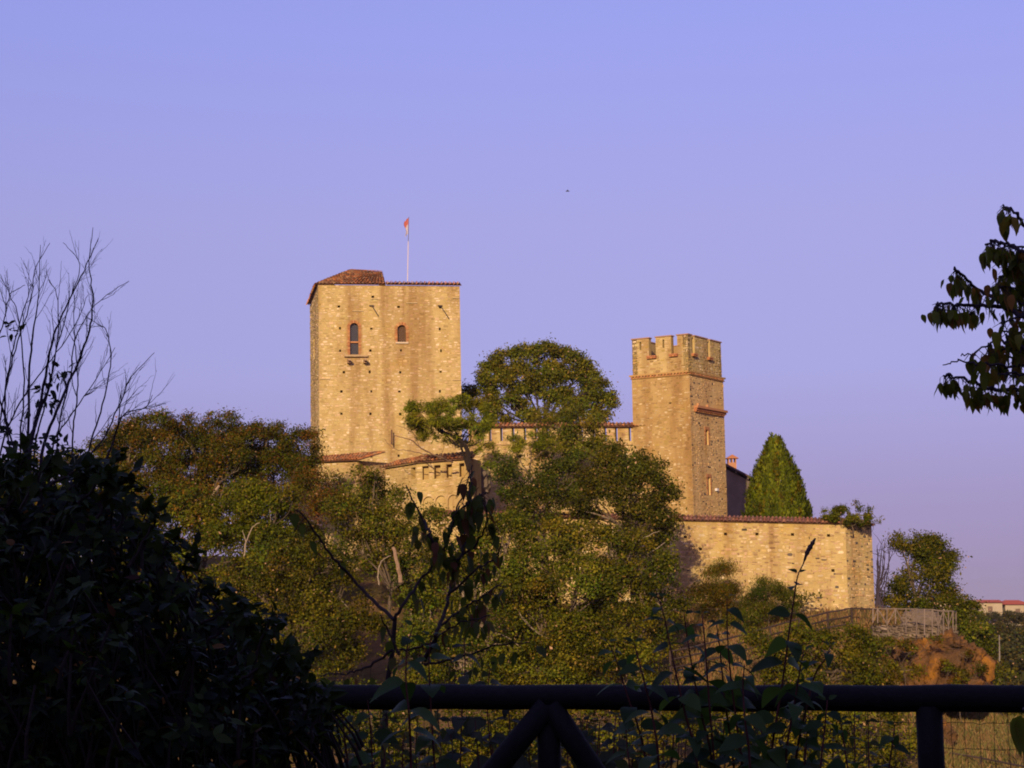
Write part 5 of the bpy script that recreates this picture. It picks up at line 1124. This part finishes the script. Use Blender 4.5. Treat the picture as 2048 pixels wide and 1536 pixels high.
B([(785, 1300), (740, 1330), (700, 1345), (640, 1352)], .008, .003, (.3, 1), .05)
B([(800, 1310), (775, 1260), (760, 1230)], .008, .003, (.2, 1), .06)
mb.build('trunk', M['bark'], sap); lv.build(sap, 300)
rng = np.random.default_rng(251)
ch = thing('cherry_tree', W(2230, 1536, 7.2), 'cherry tree boughs with hanging dark leaves reaching in against the sky', 'tree')
mb = MB(); lv = Leaves(T_CHE, [(.14, .14, .022), (.16, .155, .024), (.12, .13, .022), (.19, .125, .026), (.24, .11, .03), (.13, .135, .024), (.10, .11, .02)], rng)
CBK = (.05, .035, .045)
mb.tube(subtube([W(2250, 2150, 7.2), W(2240, 1500, 7.2), W(2225, 1000, 7.2), W(2190, 700, 7.2), W(2140, 520, 7.2), W(2130, 300, 7.2)], 5), np.linspace(.10, .006, 26), 10, CBK)
def D(pts, r0, r1, leafy, gap, size=.060, sp=.03): bough(lv, mb, [(x, y, 7.1 + rng.normal(0, .1)) for x, y in pts], rng, r0, r1, leafy, gap, size, CBK, sp)
D([(2130, 560), (2070, 480), (2048, 451), (2027, 424), (2006, 410)], .012, .003, (.72, .97), .016, .07)
D([(2140, 600), (2080, 530), (2048, 505), (2020, 490), (1990, 482), (1972, 490)], .012, .004, (.5, 1), .0055, .058, .035)
D([(2110, 660), (2048, 629), (1999, 601), (1953, 577), (1919, 543), (1912, 540)], .012, .003, (.45, 1), .0065, .058)
D([(2130, 690), (2048, 635), (1996, 613), (1935, 612), (1883, 606), (1872, 610)], .012, .003, (.45, 1), .0055, .058, .03)
D([(2150, 780), (2048, 700), (2030, 675), (2012, 668)], .010, .003, (.3, 1), .02)
D([(2030, 690), (2010, 684), (1985, 682), (1956, 705), (1922, 712)], .006, .002, (.35, .9), .03, .07)
D([(2090, 740), (2014, 730), (1953, 727), (1916, 722), (1886, 730)], .006, .002, (.45, .62), .02, .07)
D([(2160, 830), (2090, 790), (2048, 779), (1984, 779), (1938, 762), (1905, 750), (1888, 752)], .012, .003, (.5, 1), .0055, .058, .035)
for k in range(10):
    y = 495 + k * 28; D([(2140, y + 50), (2080, y + 20), (2040 + rng.uniform(-10, 10), y), (2002 + rng.uniform(-14, 10), y + rng.uniform(-8, 12))], .008, .003, (.5, 1), .008, .058, .05)
for k in range(8):     # boughs that stay outside the frame
    x = 2170 + 30 * k; y = 460 + 45 * k; D([(2190, 700), (x + 40, y + 60), (x + 160, y - 40), (x + 260, y - 30 + 20 * k)], .014, .003, (.3, 1), .05)
D([(2260, 1560), (2150, 1440), (2080, 1415), (2046, 1420)], .008, .003, (.85, 1), .012, .12, .02)
mb.build('trunk', M['bark'], ch); lv.build(ch, 300, by=lambda s_: s_[0][0])

# ------------------------------------------------------------------ thin evening haze
hm = bpy.data.materials.new('haze'); hm.use_nodes = True; hn = hm.node_tree.nodes; hn.remove(hn['Principled BSDF'])
pv = hn.new('ShaderNodeVolumePrincipled'); pv.inputs['Color'].default_value = (.95, .88, .98, 1); pv.inputs['Density'].default_value = HAZE; pv.inputs['Anisotropy'].default_value = .2
hm.node_tree.links.new(pv.outputs[0], hn['Material Output'].inputs['Volume'])
mb = MB(); mb.hexa([(-9100, -70, -45), (9100, -70, -45), (9100, 9100, -45), (-9100, 9100, -45), (-9100, -70, 60), (9100, -70, 60), (9100, 9100, 60), (-9100, 9100, 60)])
link('haze', newmesh('haze', np.concatenate(mb.v), mb.f, [hm]), None, 'stuff')

# ------------------------------------------------------------------ a bird far up
c = V3(W(1135, 382.5, 160)); mb = MB(); th = np.linspace(-1, 1, 7)
mb.tube([c + [-.16, 0, 0], c + [-.08, 0, .02], c + [.05, 0, .02], c + [.2, 0, -.01]], [.01, .05, .05, .008], 7, (.03, .025, .03))
for s_ in (-1, 1): mb.add([c + [-.06, 0, .03], c + [.05, 0, .03], c + [.02, s_ * .2, .11], c + [-.02, s_ * .42, .05], c + [.05, s_ * .2, .1]], [(0, 1, 4, 2), (2, 4, 3)], (.03, .025, .03))
o = mb.build('bird', M['cloth']); tag(o, 'tiny dark bird flying in the open sky between the towers', 'bird')
